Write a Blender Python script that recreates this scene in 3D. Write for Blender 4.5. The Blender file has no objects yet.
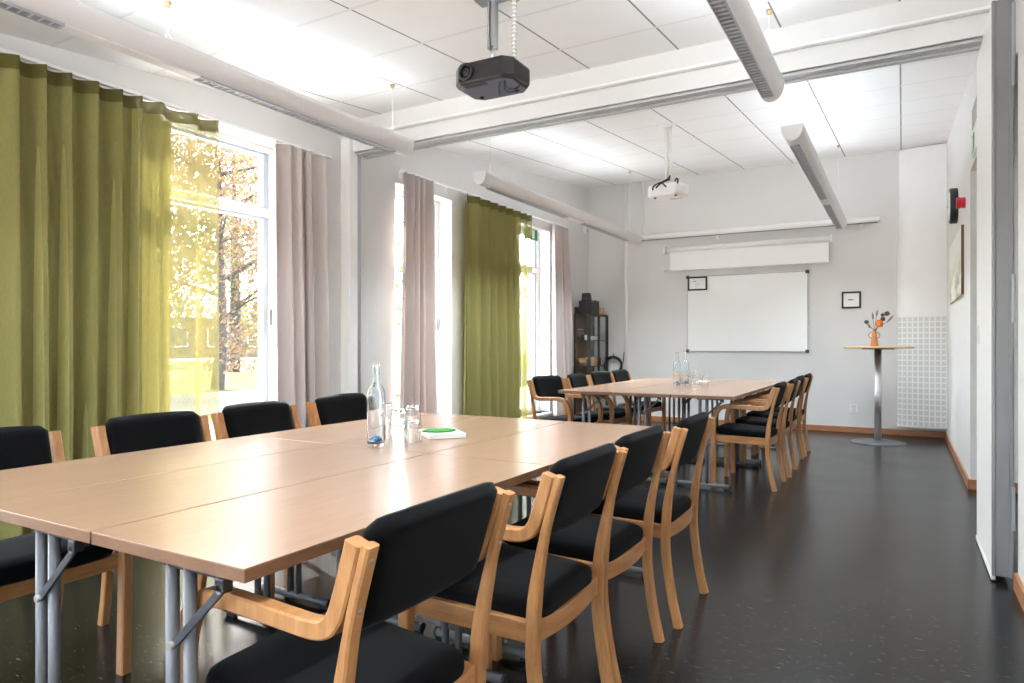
import bpy, bmesh, math, random
from mathutils import Vector, Matrix
random.seed(7)
sc = bpy.context.scene
C = sc.collection
PI = math.pi

# ------------------------------------------------------------------ materials
def new_mat(name):
    m = bpy.data.materials.new(name); m.use_nodes = True
    nt = m.node_tree
    return m, nt, nt.nodes['Principled BSDF'], nt.nodes['Material Output']

def srgb(r, g, b):
    f = lambda c: (c/255/12.92) if c/255 <= .04045 else ((c/255+.055)/1.055)**2.4
    return (f(r), f(g), f(b), 1)

def noise(nt, scale, detail=3, vec_scale=None, coord='Object'):
    tc = nt.nodes.new('ShaderNodeTexCoord'); n = nt.nodes.new('ShaderNodeTexNoise')
    n.inputs['Scale'].default_value = scale; n.inputs['Detail'].default_value = detail
    if vec_scale:
        mp = nt.nodes.new('ShaderNodeMapping'); mp.inputs['Scale'].default_value = vec_scale
        nt.links.new(tc.outputs[coord], mp.inputs[0]); nt.links.new(mp.outputs[0], n.inputs['Vector'])
    else:
        nt.links.new(tc.outputs[coord], n.inputs['Vector'])
    return n

def ramp(nt, src, stops):
    r = nt.nodes.new('ShaderNodeValToRGB')
    while len(r.color_ramp.elements) > 1: r.color_ramp.elements.remove(r.color_ramp.elements[0])
    for i, (p, c) in enumerate(stops):
        e = r.color_ramp.elements[0] if i == 0 else r.color_ramp.elements.new(p)
        e.position = p; e.color = c
    nt.links.new(src, r.inputs[0])
    return r

def bump(nt, src, bsdf, strength=.2, dist=.01):
    b = nt.nodes.new('ShaderNodeBump'); b.inputs['Strength'].default_value = strength; b.inputs['Distance'].default_value = dist
    nt.links.new(src, b.inputs['Height']); nt.links.new(b.outputs[0], bsdf.inputs['Normal'])

def plain(name, col, rough=.5, metal=0, var=.06, scale=6, spec=.5, bmp=0):
    m, nt, b, o = new_mat(name)
    n = noise(nt, scale)
    lo = tuple(c*(1-var) for c in col[:3])+(1,); hi = tuple(min(1, c*(1+var)) for c in col[:3])+(1,)
    r = ramp(nt, n.outputs[0], [(.3, lo), (.7, hi)])
    nt.links.new(r.outputs[0], b.inputs['Base Color'])
    b.inputs['Roughness'].default_value = rough; b.inputs['Metallic'].default_value = metal
    b.inputs['Specular IOR Level'].default_value = spec
    if bmp:
        n2 = noise(nt, scale*60, 2); bump(nt, n2.outputs[0], b, bmp, .002)
    return m

def wood(name, dark, light, stretch, rough=.35, scale=9):
    m, nt, b, o = new_mat(name)
    n = noise(nt, scale, 6, stretch)
    n2 = noise(nt, scale*6, 3, stretch)
    mx = nt.nodes.new('ShaderNodeMath'); mx.operation = 'MULTIPLY_ADD'
    mx.inputs[1].default_value = .35; nt.links.new(n2.outputs[0], mx.inputs[0])
    sc_ = nt.nodes.new('ShaderNodeMath'); sc_.operation = 'MULTIPLY'; sc_.inputs[1].default_value = .65
    nt.links.new(n.outputs[0], sc_.inputs[0]); nt.links.new(sc_.outputs[0], mx.inputs[2])
    r = ramp(nt, mx.outputs[0], [(.3, dark), (.68, light)])
    nt.links.new(r.outputs[0], b.inputs['Base Color'])
    b.inputs['Roughness'].default_value = rough
    return m

M = {}
M['wall'] = plain('wall_paint', srgb(221, 219, 217), .75, var=.012, scale=2, bmp=.03)
M['white'] = plain('white_lacquer', srgb(242, 241, 239), .4, var=.01)
M['frame_white'] = plain('window_frame_white', srgb(238, 238, 238), .35, var=.01)
M['alu'] = plain('aluminium', srgb(176, 178, 182), .38, .85, var=.03)
M['alu_grey'] = plain('grey_anodised', srgb(138, 137, 138), .45, .35, var=.04)
M['beam_paint'] = plain('beam_paint', srgb(224, 222, 219), .6, var=.01)
M['rail_grey'] = plain('rail_grey', srgb(188, 188, 190), .45, .0, var=.02)
M['sash_grey'] = plain('sash_blue_grey', srgb(178, 188, 204), .4, 0, var=.03)
M['lamp_white'] = plain('lamp_enamel', srgb(226, 222, 222), .38, var=.01)
M['louvre'] = plain('louvre_metal', srgb(176, 177, 180), .45, .2, var=.04)
M['louvre_dark'] = plain('louvre_back', srgb(140, 141, 145), .5, .2, var=.04)
M['black'] = plain('black_plastic', srgb(24, 24, 26), .45, var=.1)
M['black_gloss'] = plain('black_gloss_plastic', srgb(30, 27, 28), .28, var=.1)
M['projector_under'] = plain('blue_grey_plastic', srgb(88, 92, 112), .35, var=.06)
M['chair_wood'] = wood('chair_beech', srgb(152, 100, 57), srgb(194, 142, 91), (9, 9, 1.2), .34, 5)
M['chair_wood_h'] = wood('chair_beech_rail', srgb(152, 100, 57), srgb(194, 142, 91), (1.2, 1.2, 9), .34, 5)
M['table_top'] = wood('table_laminate', srgb(160, 128, 105), srgb(167, 135, 111), (9, .7, 9), .22, 5)
M['table_edge'] = wood('table_edge_band', srgb(112, 76, 52), srgb(130, 93, 66), (3, 3, 12), .4, 5)
M['tube'] = plain('grey_tube', srgb(108, 109, 112), .45, .3, var=.03)
M['strut'] = plain('strut_grey', srgb(62, 64, 68), .45, .3, var=.05)
M['chrome'] = plain('chrome', srgb(214, 214, 216), .36, 1, var=.02)
M['steel'] = plain('screw_steel', srgb(170, 165, 158), .3, .9)
M['skirt'] = wood('skirting_wood', srgb(150, 98, 62), srgb(178, 124, 84), (1.2, 1.2, 9), .4, 6)
M['plug'] = plain('beige_plastic', srgb(196, 170, 134), .6)
M['cable_white'] = plain('white_cable', srgb(232, 230, 226), .5)
M['board'] = plain('whiteboard_enamel', srgb(243, 243, 242), .16, var=.006)
M['screen_cloth'] = plain('screen_cloth', srgb(246, 246, 245), .85, var=.008)
M['paper'] = plain('paper', srgb(240, 240, 238), .8, var=.01)
M['ink'] = plain('grey_ink', srgb(120, 120, 120), .8)
M['ink_dark'] = plain('dark_ink', srgb(70, 70, 72), .8)
M['red'] = plain('alarm_red', srgb(196, 22, 38), .35, var=.04)
M['sign_green'] = plain('sign_green', srgb(22, 140, 78), .4, var=.03)
M['terracotta'] = plain('terracotta', srgb(186, 122, 80), .7, var=.08, scale=14)
M['flower_orange'] = plain('flower_orange', srgb(226, 120, 32), .7, var=.25, scale=60)
M['thistle'] = plain('dried_thistle', srgb(92, 76, 74), .85, var=.3, scale=80)
M['stem'] = plain('dried_stem', srgb(112, 100, 76), .8)
M['dry_leaf'] = plain('dried_leaf', srgb(142, 122, 104), .8)
M['card'] = plain('cardboard', srgb(186, 146, 108), .85, var=.1, scale=12)
M['wicker'] = plain('wicker', srgb(178, 140, 100), .8, var=.3, scale=90)
M['brown_board'] = plain('brown_hardboard', srgb(110, 82, 58), .7)
M['leaf_green'] = plain('felt_green', srgb(34, 132, 40), .7, var=.25, scale=60)
M['bar_top'] = wood('bar_top_wood', srgb(196, 152, 104), srgb(222, 184, 138), (1, 9, 9), .4, 6)
M['vent'] = plain('vent_grey', srgb(186, 186, 182), .5)
M['bark'] = plain('bark', srgb(74, 66, 56), .9, var=.35, scale=8)
M['asphalt'] = plain('asphalt', srgb(62, 66, 74), .85, var=.08, scale=3)
M['roof'] = plain('roof_slate', srgb(96, 104, 114), .7)
M['brick'] = plain('building_brown', srgb(104, 88, 76), .8, var=.12, scale=1)
M['dark_pane'] = plain('far_pane', srgb(70, 80, 92), .15)
M['bounce_paving'] = plain('sun_bounce_paving', srgb(186, 184, 180), .9, var=.06, scale=2)  # pale so that it throws sunlight into the room
M['gravel'] = plain('gravel_strip', srgb(206, 202, 190), .9, var=.1, scale=4)

def grass_mat():
    m, nt, b, o = new_mat('lawn_grass')
    n = noise(nt, 1.2, 5)
    r = ramp(nt, n.outputs[0], [(.3, srgb(66, 78, 36)), (.7, srgb(92, 100, 54))])
    nt.links.new(r.outputs[0], b.inputs['Base Color']); b.inputs['Roughness'].default_value = .95
    b.inputs['Specular IOR Level'].default_value = .1
    return m
M['grass'] = grass_mat()

def floor_mat():
    m, nt, b, o = new_mat('dark_linoleum')
    tc = nt.nodes.new('ShaderNodeTexCoord')
    mp = nt.nodes.new('ShaderNodeMapping'); mp.inputs['Scale'].default_value = (1, 1, 1)
    nt.links.new(tc.outputs['Object'], mp.inputs[0])
    n = nt.nodes.new('ShaderNodeTexNoise'); n.inputs['Scale'].default_value = 2.2; n.inputs['Detail'].default_value = 2
    nt.links.new(mp.outputs[0], n.inputs['Vector'])
    base = ramp(nt, n.outputs[0], [(.0, srgb(20, 19, 19)), (1, srgb(33, 32, 31))])
    mp2 = nt.nodes.new('ShaderNodeMapping'); mp2.inputs['Scale'].default_value = (36, 130, 1); mp2.inputs['Rotation'].default_value = (0, 0, .5)
    nt.links.new(tc.outputs['Object'], mp2.inputs[0])
    f = nt.nodes.new('ShaderNodeTexNoise'); f.inputs['Scale'].default_value = 1; f.inputs['Detail'].default_value = 1.5
    f.inputs['Distortion'].default_value = .3
    nt.links.new(mp2.outputs[0], f.inputs['Vector'])
    fl = ramp(nt, f.outputs[0], [(.65, (0, 0, 0, 1)), (.76, (.34, .34, .34, 1))])
    mix = nt.nodes.new('ShaderNodeMix'); mix.data_type = 'RGBA'
    nt.links.new(fl.outputs[0], mix.inputs['Factor'])
    nt.links.new(base.outputs[0], mix.inputs['A']); mix.inputs['B'].default_value = srgb(138, 134, 128)
    nt.links.new(mix.outputs['Result'], b.inputs['Base Color'])
    rr = ramp(nt, n.outputs[0], [(.0, (.18, .18, .18, 1)), (1, (.26, .26, .26, 1))])
    nt.links.new(rr.outputs[0], b.inputs['Roughness'])
    b.inputs['Specular IOR Level'].default_value = .24
    n3 = nt.nodes.new('ShaderNodeTexNoise'); n3.inputs['Scale'].default_value = 14; n3.inputs['Detail'].default_value = 2
    nt.links.new(tc.outputs['Object'], n3.inputs['Vector'])
    return m
M['floor'] = floor_mat()

def ceiling_mat():
    """white acoustic tiles: dark slots along Y every 0.607 m, faint cross joints every 0.6 m"""
    m, nt, b, o = new_mat('ceiling_tiles')
    tc = nt.nodes.new('ShaderNodeTexCoord'); sp = nt.nodes.new('ShaderNodeSeparateXYZ')
    nt.links.new(tc.outputs['Object'], sp.inputs[0])
    def line(sock, pitch, off, half):
        a = nt.nodes.new('ShaderNodeMath'); a.operation = 'ADD'; a.inputs[1].default_value = -off + pitch*40 + pitch/2
        nt.links.new(sock, a.inputs[0])
        w = nt.nodes.new('ShaderNodeMath'); w.operation = 'MODULO'; w.inputs[1].default_value = pitch
        nt.links.new(a.outputs[0], w.inputs[0])
        s = nt.nodes.new('ShaderNodeMath'); s.operation = 'SUBTRACT'; s.inputs[1].default_value = pitch/2
        nt.links.new(w.outputs[0], s.inputs[0])
        ab = nt.nodes.new('ShaderNodeMath'); ab.operation = 'ABSOLUTE'; nt.links.new(s.outputs[0], ab.inputs[0])
        l = nt.nodes.new('ShaderNodeMath'); l.operation = 'LESS_THAN'; l.inputs[1].default_value = half
        nt.links.new(ab.outputs[0], l.inputs[0])
        return l.outputs[0]
    slot = line(sp.outputs['X'], .6085, -.01, .0055)
    cross = line(sp.outputs['Y'], .6, 2.615, .011)
    inv = nt.nodes.new('ShaderNodeMath'); inv.operation = 'SUBTRACT'; inv.inputs[0].default_value = 1
    nt.links.new(cross, inv.inputs[1])
    sl = nt.nodes.new('ShaderNodeMath'); sl.operation = 'MULTIPLY'
    nt.links.new(slot, sl.inputs[0]); nt.links.new(inv.outputs[0], sl.inputs[1])
    n = noise(nt, 3, 3)
    base = ramp(nt, n.outputs[0], [(.3, srgb(245, 244, 243)), (.7, srgb(248, 247, 246))])
    m1 = nt.nodes.new('ShaderNodeMix'); m1.data_type = 'RGBA'
    cf = nt.nodes.new('ShaderNodeMath'); cf.operation = 'MULTIPLY'; cf.inputs[1].default_value = .45
    nt.links.new(cross, cf.inputs[0]); nt.links.new(cf.outputs[0], m1.inputs['Factor'])
    nt.links.new(base.outputs[0], m1.inputs['A']); m1.inputs['B'].default_value = srgb(216, 214, 211)
    m2 = nt.nodes.new('ShaderNodeMix'); m2.data_type = 'RGBA'
    nt.links.new(sl.outputs[0], m2.inputs['Factor'])
    nt.links.new(m1.outputs['Result'], m2.inputs['A']); m2.inputs['B'].default_value = srgb(150, 145, 140)
    nt.links.new(m2.outputs['Result'], b.inputs['Base Color'])
    b.inputs['Roughness'].default_value = .8; b.inputs['Specular IOR Level'].default_value = .25
    return m
M['ceiling'] = ceiling_mat()

def duct_mat():
    """white enamel with a grid of perforated grey fields on the lower part"""
    return plain('duct_enamel', srgb(241, 240, 239), .35, var=.01)
M['duct'] = duct_mat()
M['duct_holes'] = plain('duct_perforated', srgb(212, 211, 209), .5, var=.03, scale=300)

def fabric(name, col, rough=.95, scale=500, transl=0, var=.12):
    m, nt, b, o = new_mat(name)
    n = noise(nt, scale, 2)
    lo = tuple(c*(1-var) for c in col[:3])+(1,); hi = tuple(min(1, c*(1+var)) for c in col[:3])+(1,)
    r = ramp(nt, n.outputs[0], [(.3, lo), (.7, hi)])
    nt.links.new(r.outputs[0], b.inputs['Base Color'])
    b.inputs['Roughness'].default_value = rough; b.inputs['Specular IOR Level'].default_value = .10
    b.inputs['Sheen Weight'].default_value = .04; b.inputs['Sheen Roughness'].default_value = .5
    if transl:
        t = nt.nodes.new('ShaderNodeBsdfTranslucent'); nt.links.new(r.outputs[0], t.inputs['Color'])
        mx = nt.nodes.new('ShaderNodeMixShader'); mx.inputs[0].default_value = transl
        nt.links.new(b.outputs[0], mx.inputs[1]); nt.links.new(t.outputs[0], mx.inputs[2])
        nt.links.new(mx.outputs[0], o.inputs['Surface'])
    return m
M['seat'] = fabric('black_wool', srgb(13, 13, 14), var=.25)
M['mauve'] = fabric('mauve_curtain', srgb(206, 194, 189), transl=.12, var=.03)

def sheer(name, col, transp, transl=.5):
    m, nt, b, o = new_mat(name)
    d = nt.nodes.new('ShaderNodeBsdfDiffuse'); t = nt.nodes.new('ShaderNodeBsdfTranslucent'); tr = nt.nodes.new('ShaderNodeBsdfTransparent')
    n = noise(nt, 120, 2, (1, 8, .3))
    lo = tuple(c*.9 for c in col[:3])+(1,); hi = tuple(min(1, c*1.1) for c in col[:3])+(1,)
    r = ramp(nt, n.outputs[0], [(.3, lo), (.7, hi)])
    for x in (d, t): nt.links.new(r.outputs[0], x.inputs['Color'])
    tr.inputs['Color'].default_value = (.96, .97, .86, 1)
    m1 = nt.nodes.new('ShaderNodeMixShader'); m1.inputs[0].default_value = transl
    nt.links.new(d.outputs[0], m1.inputs[1]); nt.links.new(t.outputs[0], m1.inputs[2])
    m2 = nt.nodes.new('ShaderNodeMixShader'); m2.inputs[0].default_value = transp
    nt.links.new(m1.outputs[0], m2.inputs[1]); nt.links.new(tr.outputs[0], m2.inputs[2])
    nt.links.new(m2.outputs[0], o.inputs['Surface'])
    nt.nodes.remove(b)
    return m
M['sheer'] = sheer('green_sheer', srgb(160, 153, 100), .44, .085)
M['sheer_lining'] = sheer('green_sheer_second_layer', srgb(166, 158, 100), .015, .13)
M['sheer_tape'] = sheer('green_sheer_header', srgb(98, 91, 46), .06, .2)

def pane_mat():
    m, nt, b, o = new_mat('window_pane')
    nt.nodes.remove(b)
    tr = nt.nodes.new('ShaderNodeBsdfTransparent'); g = nt.nodes.new('ShaderNodeBsdfGlossy'); g.inputs['Roughness'].default_value = .02
    lw = nt.nodes.new('ShaderNodeLayerWeight'); lw.inputs['Blend'].default_value = .5
    pw = nt.nodes.new('ShaderNodeMath'); pw.operation = 'POWER'; pw.inputs[1].default_value = 5; nt.links.new(lw.outputs['Facing'], pw.inputs[0])
    fr = nt.nodes.new('ShaderNodeMath'); fr.operation = 'MULTIPLY_ADD'; fr.inputs[1].default_value = .6; fr.inputs[2].default_value = .025; nt.links.new(pw.outputs[0], fr.inputs[0])
    tr.inputs['Color'].default_value = (.97, .98, .98, 1)
    mx = nt.nodes.new('ShaderNodeMixShader'); nt.links.new(fr.outputs[0], mx.inputs[0])
    nt.links.new(tr.outputs[0], mx.inputs[1]); nt.links.new(g.outputs[0], mx.inputs[2])
    nt.links.new(mx.outputs[0], o.inputs['Surface'])
    return m
M['pane'] = pane_mat()

def glass(name, col, rough=0):
    m, nt, b, o = new_mat(name)
    b.inputs['Base Color'].default_value = col; b.inputs['Roughness'].default_value = rough
    b.inputs['Transmission Weight'].default_value = 1; b.inputs['IOR'].default_value = 1.45
    return m
M['glass'] = glass('clear_glass', (.985, .99, .99, 1))
M['bottle_glass'] = glass('bottle_glass', (.90, .96, 1, 1))
M['blue_glass'] = glass('blue_glass', srgb(70, 150, 215))
M['lens'] = glass('lens_glass', (.2, .2, .25, 1))

def emit(name, col, s):
    m, nt, b, o = new_mat(name)
    b.inputs['Base Color'].default_value = col
    b.inputs['Emission Color'].default_value = col; b.inputs['Emission Strength'].default_value = s
    return m
DOWN = 3.3  # strength of the fill lights added under the louvres
LAMP = 9.0
M['fill_tube_light'] = emit('fluorescent_fill_tube', (.79, .91, 1, 1), LAMP)  # tubes set glowing as added uplight to fill the room
M['fill_tube_light_soft'] = emit('fluorescent_fill_tube_soft', (.79, .91, 1, 1), LAMP*.5)

def leaf_mat(name, cols, trans=.4):
    m, nt, b, o = new_mat(name)
    g = nt.nodes.new('ShaderNodeObjectInfo')
    n = noise(nt, .9, 4); n.inputs['Roughness'].default_value = .75
    r = ramp(nt, n.outputs[0], [(.30+.40*i/(len(cols)-1), c) for i, c in enumerate(cols)])
    nt.links.new(r.outputs[0], b.inputs['Base Color']); b.inputs['Roughness'].default_value = .6
    t = nt.nodes.new('ShaderNodeBsdfTranslucent'); nt.links.new(r.outputs[0], t.inputs['Color'])
    mx = nt.nodes.new('ShaderNodeMixShader'); mx.inputs[0].default_value = trans
    nt.links.new(b.outputs[0], mx.inputs[1]); nt.links.new(t.outputs[0], mx.inputs[2])
    nt.links.new(mx.outputs[0], o.inputs['Surface'])
    return m
M['leaf_copper'] = leaf_mat('copper_leaves', [srgb(84, 58, 38), srgb(120, 92, 68), srgb(134, 112, 84), srgb(104, 98, 44)])
M['leaf_yellow'] = leaf_mat('yellow_green_leaves', [srgb(64, 78, 28), srgb(104, 110, 42), srgb(136, 128, 70)])
M['leaf_dark'] = leaf_mat('green_leaves', [srgb(58, 78, 36), srgb(92, 112, 54), srgb(128, 138, 80)])

def painting_mat():
    m, nt, b, o = new_mat('misty_woodland_print')
    n = noise(nt, 5, 6, (1, .35, 1.4)); n.inputs['Roughness'].default_value = .7
    r = ramp(nt, n.outputs[0], [(.3, srgb(92, 104, 48)), (.45, srgb(168, 168, 120)), (.55, srgb(228, 226, 214)), (.75, srgb(240, 240, 236))])
    tc = nt.nodes.new('ShaderNodeTexCoord'); sp = nt.nodes.new('ShaderNodeSeparateXYZ'); nt.links.new(tc.outputs['Generated'], sp.inputs[0])
    gr = ramp(nt, sp.outputs['Z'], [(.15, (.15, .15, .15, 1)), (.75, (1, 1, 1, 1))])
    mx = nt.nodes.new('ShaderNodeMix'); mx.data_type = 'RGBA'
    nt.links.new(gr.outputs[0], mx.inputs['Factor']); nt.links.new(r.outputs[0], mx.inputs['A']); mx.inputs['B'].default_value = srgb(236, 236, 232)
    nt.links.new(mx.outputs['Result'], b.inputs['Base Color']); b.inputs['Roughness'].default_value = .6
    return m
M['painting'] = painting_mat()

# ------------------------------------------------------------------ mesh helpers
def V(*a): return Vector(a)
def bm_new(): return bmesh.new()

def box(bm, x0, x1, y0, y1, z0, z1, mat=None):
    vs = [bm.verts.new(p) for p in ((x0,y0,z0),(x1,y0,z0),(x1,y1,z0),(x0,y1,z0),(x0,y0,z1),(x1,y0,z1),(x1,y1,z1),(x0,y1,z1))]
    for f in ((0,3,2,1),(4,5,6,7),(0,1,5,4),(1,2,6,5),(2,3,7,6),(3,0,4,7)):
        bm.faces.new([vs[i] for i in f])
    if mat is not None:
        for v in vs: v.co = mat @ v.co
    return vs

def frames(path, closed=False):
    T = []
    n = len(path)
    for i in range(n):
        a = path[i-1] if i > 0 else path[0]; b = path[i+1] if i < n-1 else path[-1]
        T.append((b-a).normalized())
    up = Vector((0,0,1)) if abs(T[0].z) < .9 else Vector((1,0,0))
    N = [(up - T[0]*up.dot(T[0])).normalized()]
    for i in range(1, n):
        v = N[-1] - T[i]*N[-1].dot(T[i])
        N.append(v.normalized())
    return T, N

def tube(bm, path, r, seg=10, caps=True):
    path = [Vector(p) for p in path]
    T, N = frames(path); rings = []
    for i, p in enumerate(path):
        B = T[i].cross(N[i]); rr = r[i] if isinstance(r, (list, tuple)) else r
        rings.append([bm.verts.new(p + (N[i]*math.cos(2*PI*k/seg) + B*math.sin(2*PI*k/seg))*rr) for k in range(seg)])
    for a, b in zip(rings, rings[1:]):
        for k in range(seg):
            f = bm.faces.new((a[k], a[(k+1)%seg], b[(k+1)%seg], b[k])); f.smooth = True
    if caps:
        bm.faces.new(rings[0][::-1]); bm.faces.new(rings[-1])

def lathe(bm, prof, seg=32, c=(0,0,0), facet=None, closed=False):
    """prof: list of (r, z) going round; r=0 makes a pole"""
    rings = []
    for r, z in prof:
        if r < 1e-6: rings.append([bm.verts.new((c[0], c[1], c[2]+z))])
        else: rings.append([bm.verts.new((c[0]+r*math.cos(2*PI*k/seg), c[1]+r*math.sin(2*PI*k/seg), c[2]+z)) for k in range(seg)])
    pairs = list(zip(rings, rings[1:]))
    if closed: pairs.append((rings[-1], rings[0]))
    for a, b in pairs:
        for k in range(seg):
            k2 = (k+1) % seg
            if len(a) == 1 and len(b) == 1: continue
            if len(a) == 1: f = bm.faces.new((a[0], b[k2], b[k]))
            elif len(b) == 1: f = bm.faces.new((a[k], a[k2], b[0]))
            else: f = bm.faces.new((a[k], a[k2], b[k2], b[k]))
            f.smooth = facet is None

def strip(bm, path, thick, y_of, width):
    """a bentwood strip: (u, z) centre line in the side plane, thickness in the plane, width across it"""
    n = len(path); prev = None; rings = []
    for i, (u, z) in enumerate(path):
        a = path[max(i-1, 0)]; b = path[min(i+1, n-1)]
        t = Vector((b[0]-a[0], b[1]-a[1])).normalized(); nn = Vector((-t.y, t.x))
        th = thick[i] if isinstance(thick, (list, tuple)) else thick
        yc = y_of(z); hw = width/2; c = .004
        P = []
        for s, w in ((-th/2+c, -hw), (th/2-c, -hw), (th/2, -hw+c), (th/2, hw-c), (th/2-c, hw), (-th/2+c, hw), (-th/2, hw-c), (-th/2, -hw+c)):
            P.append(bm.verts.new((u+nn.x*s, yc+w, z+nn.y*s)))
        rings.append(P)
    for a, b in zip(rings, rings[1:]):
        for k in range(8):
            bm.faces.new((a[k], a[(k+1)%8], b[(k+1)%8], b[k]))
    bm.faces.new(rings[0][::-1]); bm.faces.new(rings[-1])

def smooth_path(pts, n=8):
    """Catmull-Rom through 2-D or 3-D points"""
    P = [Vector(p) for p in pts]; out = []
    for i in range(len(P)-1):
        p0 = P[i-1] if i else P[0]*2-P[1]; p1 = P[i]; p2 = P[i+1]; p3 = P[i+2] if i+2 < len(P) else P[-1]*2-P[-2]
        for k in range(n):
            t = k/n
            out.append(.5*((2*p1) + (p2-p0)*t + (2*p0-5*p1+4*p2-p3)*t*t + (3*p1-p0-3*p2+p3)*t**3))
    out.append(P[-1])
    return out

def obj(name, bm, m, parent=None, loc=None, bevel=None, smooth=False, seg=2):
    bmesh.ops.recalc_face_normals(bm, faces=bm.faces)
    me = bpy.data.meshes.new(name); bm.to_mesh(me); bm.free()
    me.materials.append(M[m] if isinstance(m, str) else m)
    if smooth:
        for p in me.polygons: p.use_smooth = True
    o = bpy.data.objects.new(name, me); C.objects.link(o)
    if parent is not None: o.parent = parent
    if loc is not None: o.location = loc
    if bevel:
        b = o.modifiers.new('bevel', 'BEVEL'); b.width = bevel; b.segments = seg; b.limit_method = 'ANGLE'; b.angle_limit = math.radians(40)
    return o

def thing(name, label, cat, loc=(0,0,0), rz=0, group=None):
    o = bpy.data.objects.new(name, None); C.objects.link(o)
    o.location = loc; o.rotation_euler = (0,0,rz); o.empty_display_size = .1
    return tag(o, label, cat, group)

def tag(o, label, cat, group=None):
    o['label'] = label; o['category'] = cat
    if group: o['group'] = group
    return o

def struct(o):
    o['kind'] = 'structure'; return o

def sbox(name, m, *b, parent=None, bevel=None):
    bm = bm_new(); box(bm, *b); return struct(obj(name, bm, m, parent, bevel=bevel))

def pbox(name, m, parent, *b, bevel=None):
    bm = bm_new(); box(bm, *b); return obj(name, bm, m, parent, bevel=bevel)

def copy_tree(o, parent=None):
    c = o.copy(); C.objects.link(c)
    if parent is not None: c.parent = parent
    for ch in list(o.children): copy_tree(ch, c)
    return c

# ------------------------------------------------------------------ room shell
XL, XR, YB, YF = -4.10, .45, 9.50, -2.6
SL, Z0 = .0936, 2.565
cz = lambda y: Z0 + SL*y

bm = bm_new(); box(bm, XL-.3, 1.4, YF-.2, YB+.2, -.2, 0); struct(obj('floor', bm, 'floor'))
# sloping ceiling slab, sheared so that its underside follows cz(y)
bm = bm_new()
y0, y1 = YF-.2, YB+.25
vs = box(bm, XL-.35, 1.4, y0, y1, 0, .2)
for v in vs: v.co.z += cz(v.co.y)
struct(obj('ceiling', bm, 'ceiling'))

# left wall with five window openings (two of them unseen, added behind the camera for daylight)
WIN = [(-2.15, -1.05, .25, 2.52), (-.55, .55, .25, 2.54), (2.50, 3.72, .25, 2.625), (4.98, 5.90, .22, 2.61), (7.28, 8.20, .20, 2.61)]
bm = bm_new()
ys = YF-.2
for (a, b, za, zb) in WIN:
    box(bm, XL-.3, XL, ys, a, 0, 3.7); box(bm, XL-.3, XL, a, b, 0, za); box(bm, XL-.3, XL, a, b, zb, 3.7); ys = b
box(bm, XL-.3, XL, ys, YB+.2, 0, 3.7)
bmesh.ops.remove_doubles(bm, verts=bm.verts, dist=1e-5)
struct(obj('wall_left', bm, 'wall'))
sbox('wall_back', 'wall', XL, 1.4, YB, YB+.2, 0, 3.7)
bm = bm_new()
box(bm, XL, XL+.25, YF-.2, YF, 0, 3.4); box(bm, XR-.25, 1.4, YF-.2, YF, 0, 3.4); box(bm, XL+.25, XR-.25, YF-.2, YF, 2.15, 3.4); box(bm, XL+.25, XR-.25, YF-.2, YF, 0, .12)
struct(obj('wall_front', bm, 'wall'))
# unseen glazed end behind the camera, added to let in frontal daylight
wf = bpy.data.objects.new('window_6', None); C.objects.link(wf); wf.location = ((XL+XR)/2, YF-.1, .12); struct(wf)
hw = (XR-XL)/2-.25
for k in range(5):
    xx = -hw+2*hw*k/4; pbox('mullion', 'frame_white', wf, xx-.03, xx+.03, -.04, .04, 0, 2.03)
for z in (0, 1.97): pbox('rail', 'frame_white', wf, -hw, hw, -.035, .035, z, z+.06)
for k in range(4):
    x0 = -hw+2*hw*k/4+.03; pbox('pane', 'pane', wf, x0, x0+hw/2-.06, -.003, .003, .06, 1.97)
# right wall: near stretch, recess for the folding wall, far stretch
NY0, NY1, NZ = 3.77, 6.24, 2.415
bm = bm_new()
box(bm, XR, 1.4, YF, NY0, 0, 3.4)
box(bm, XR, 1.4, NY0, NY1, NZ, 3.7)
box(bm, XR, 1.4, NY1, YB, 0, 3.7)
box(bm, 1.1, 1.4, NY0, NY1, 0, NZ)
struct(obj('wall_right', bm, 'wall'))

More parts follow.
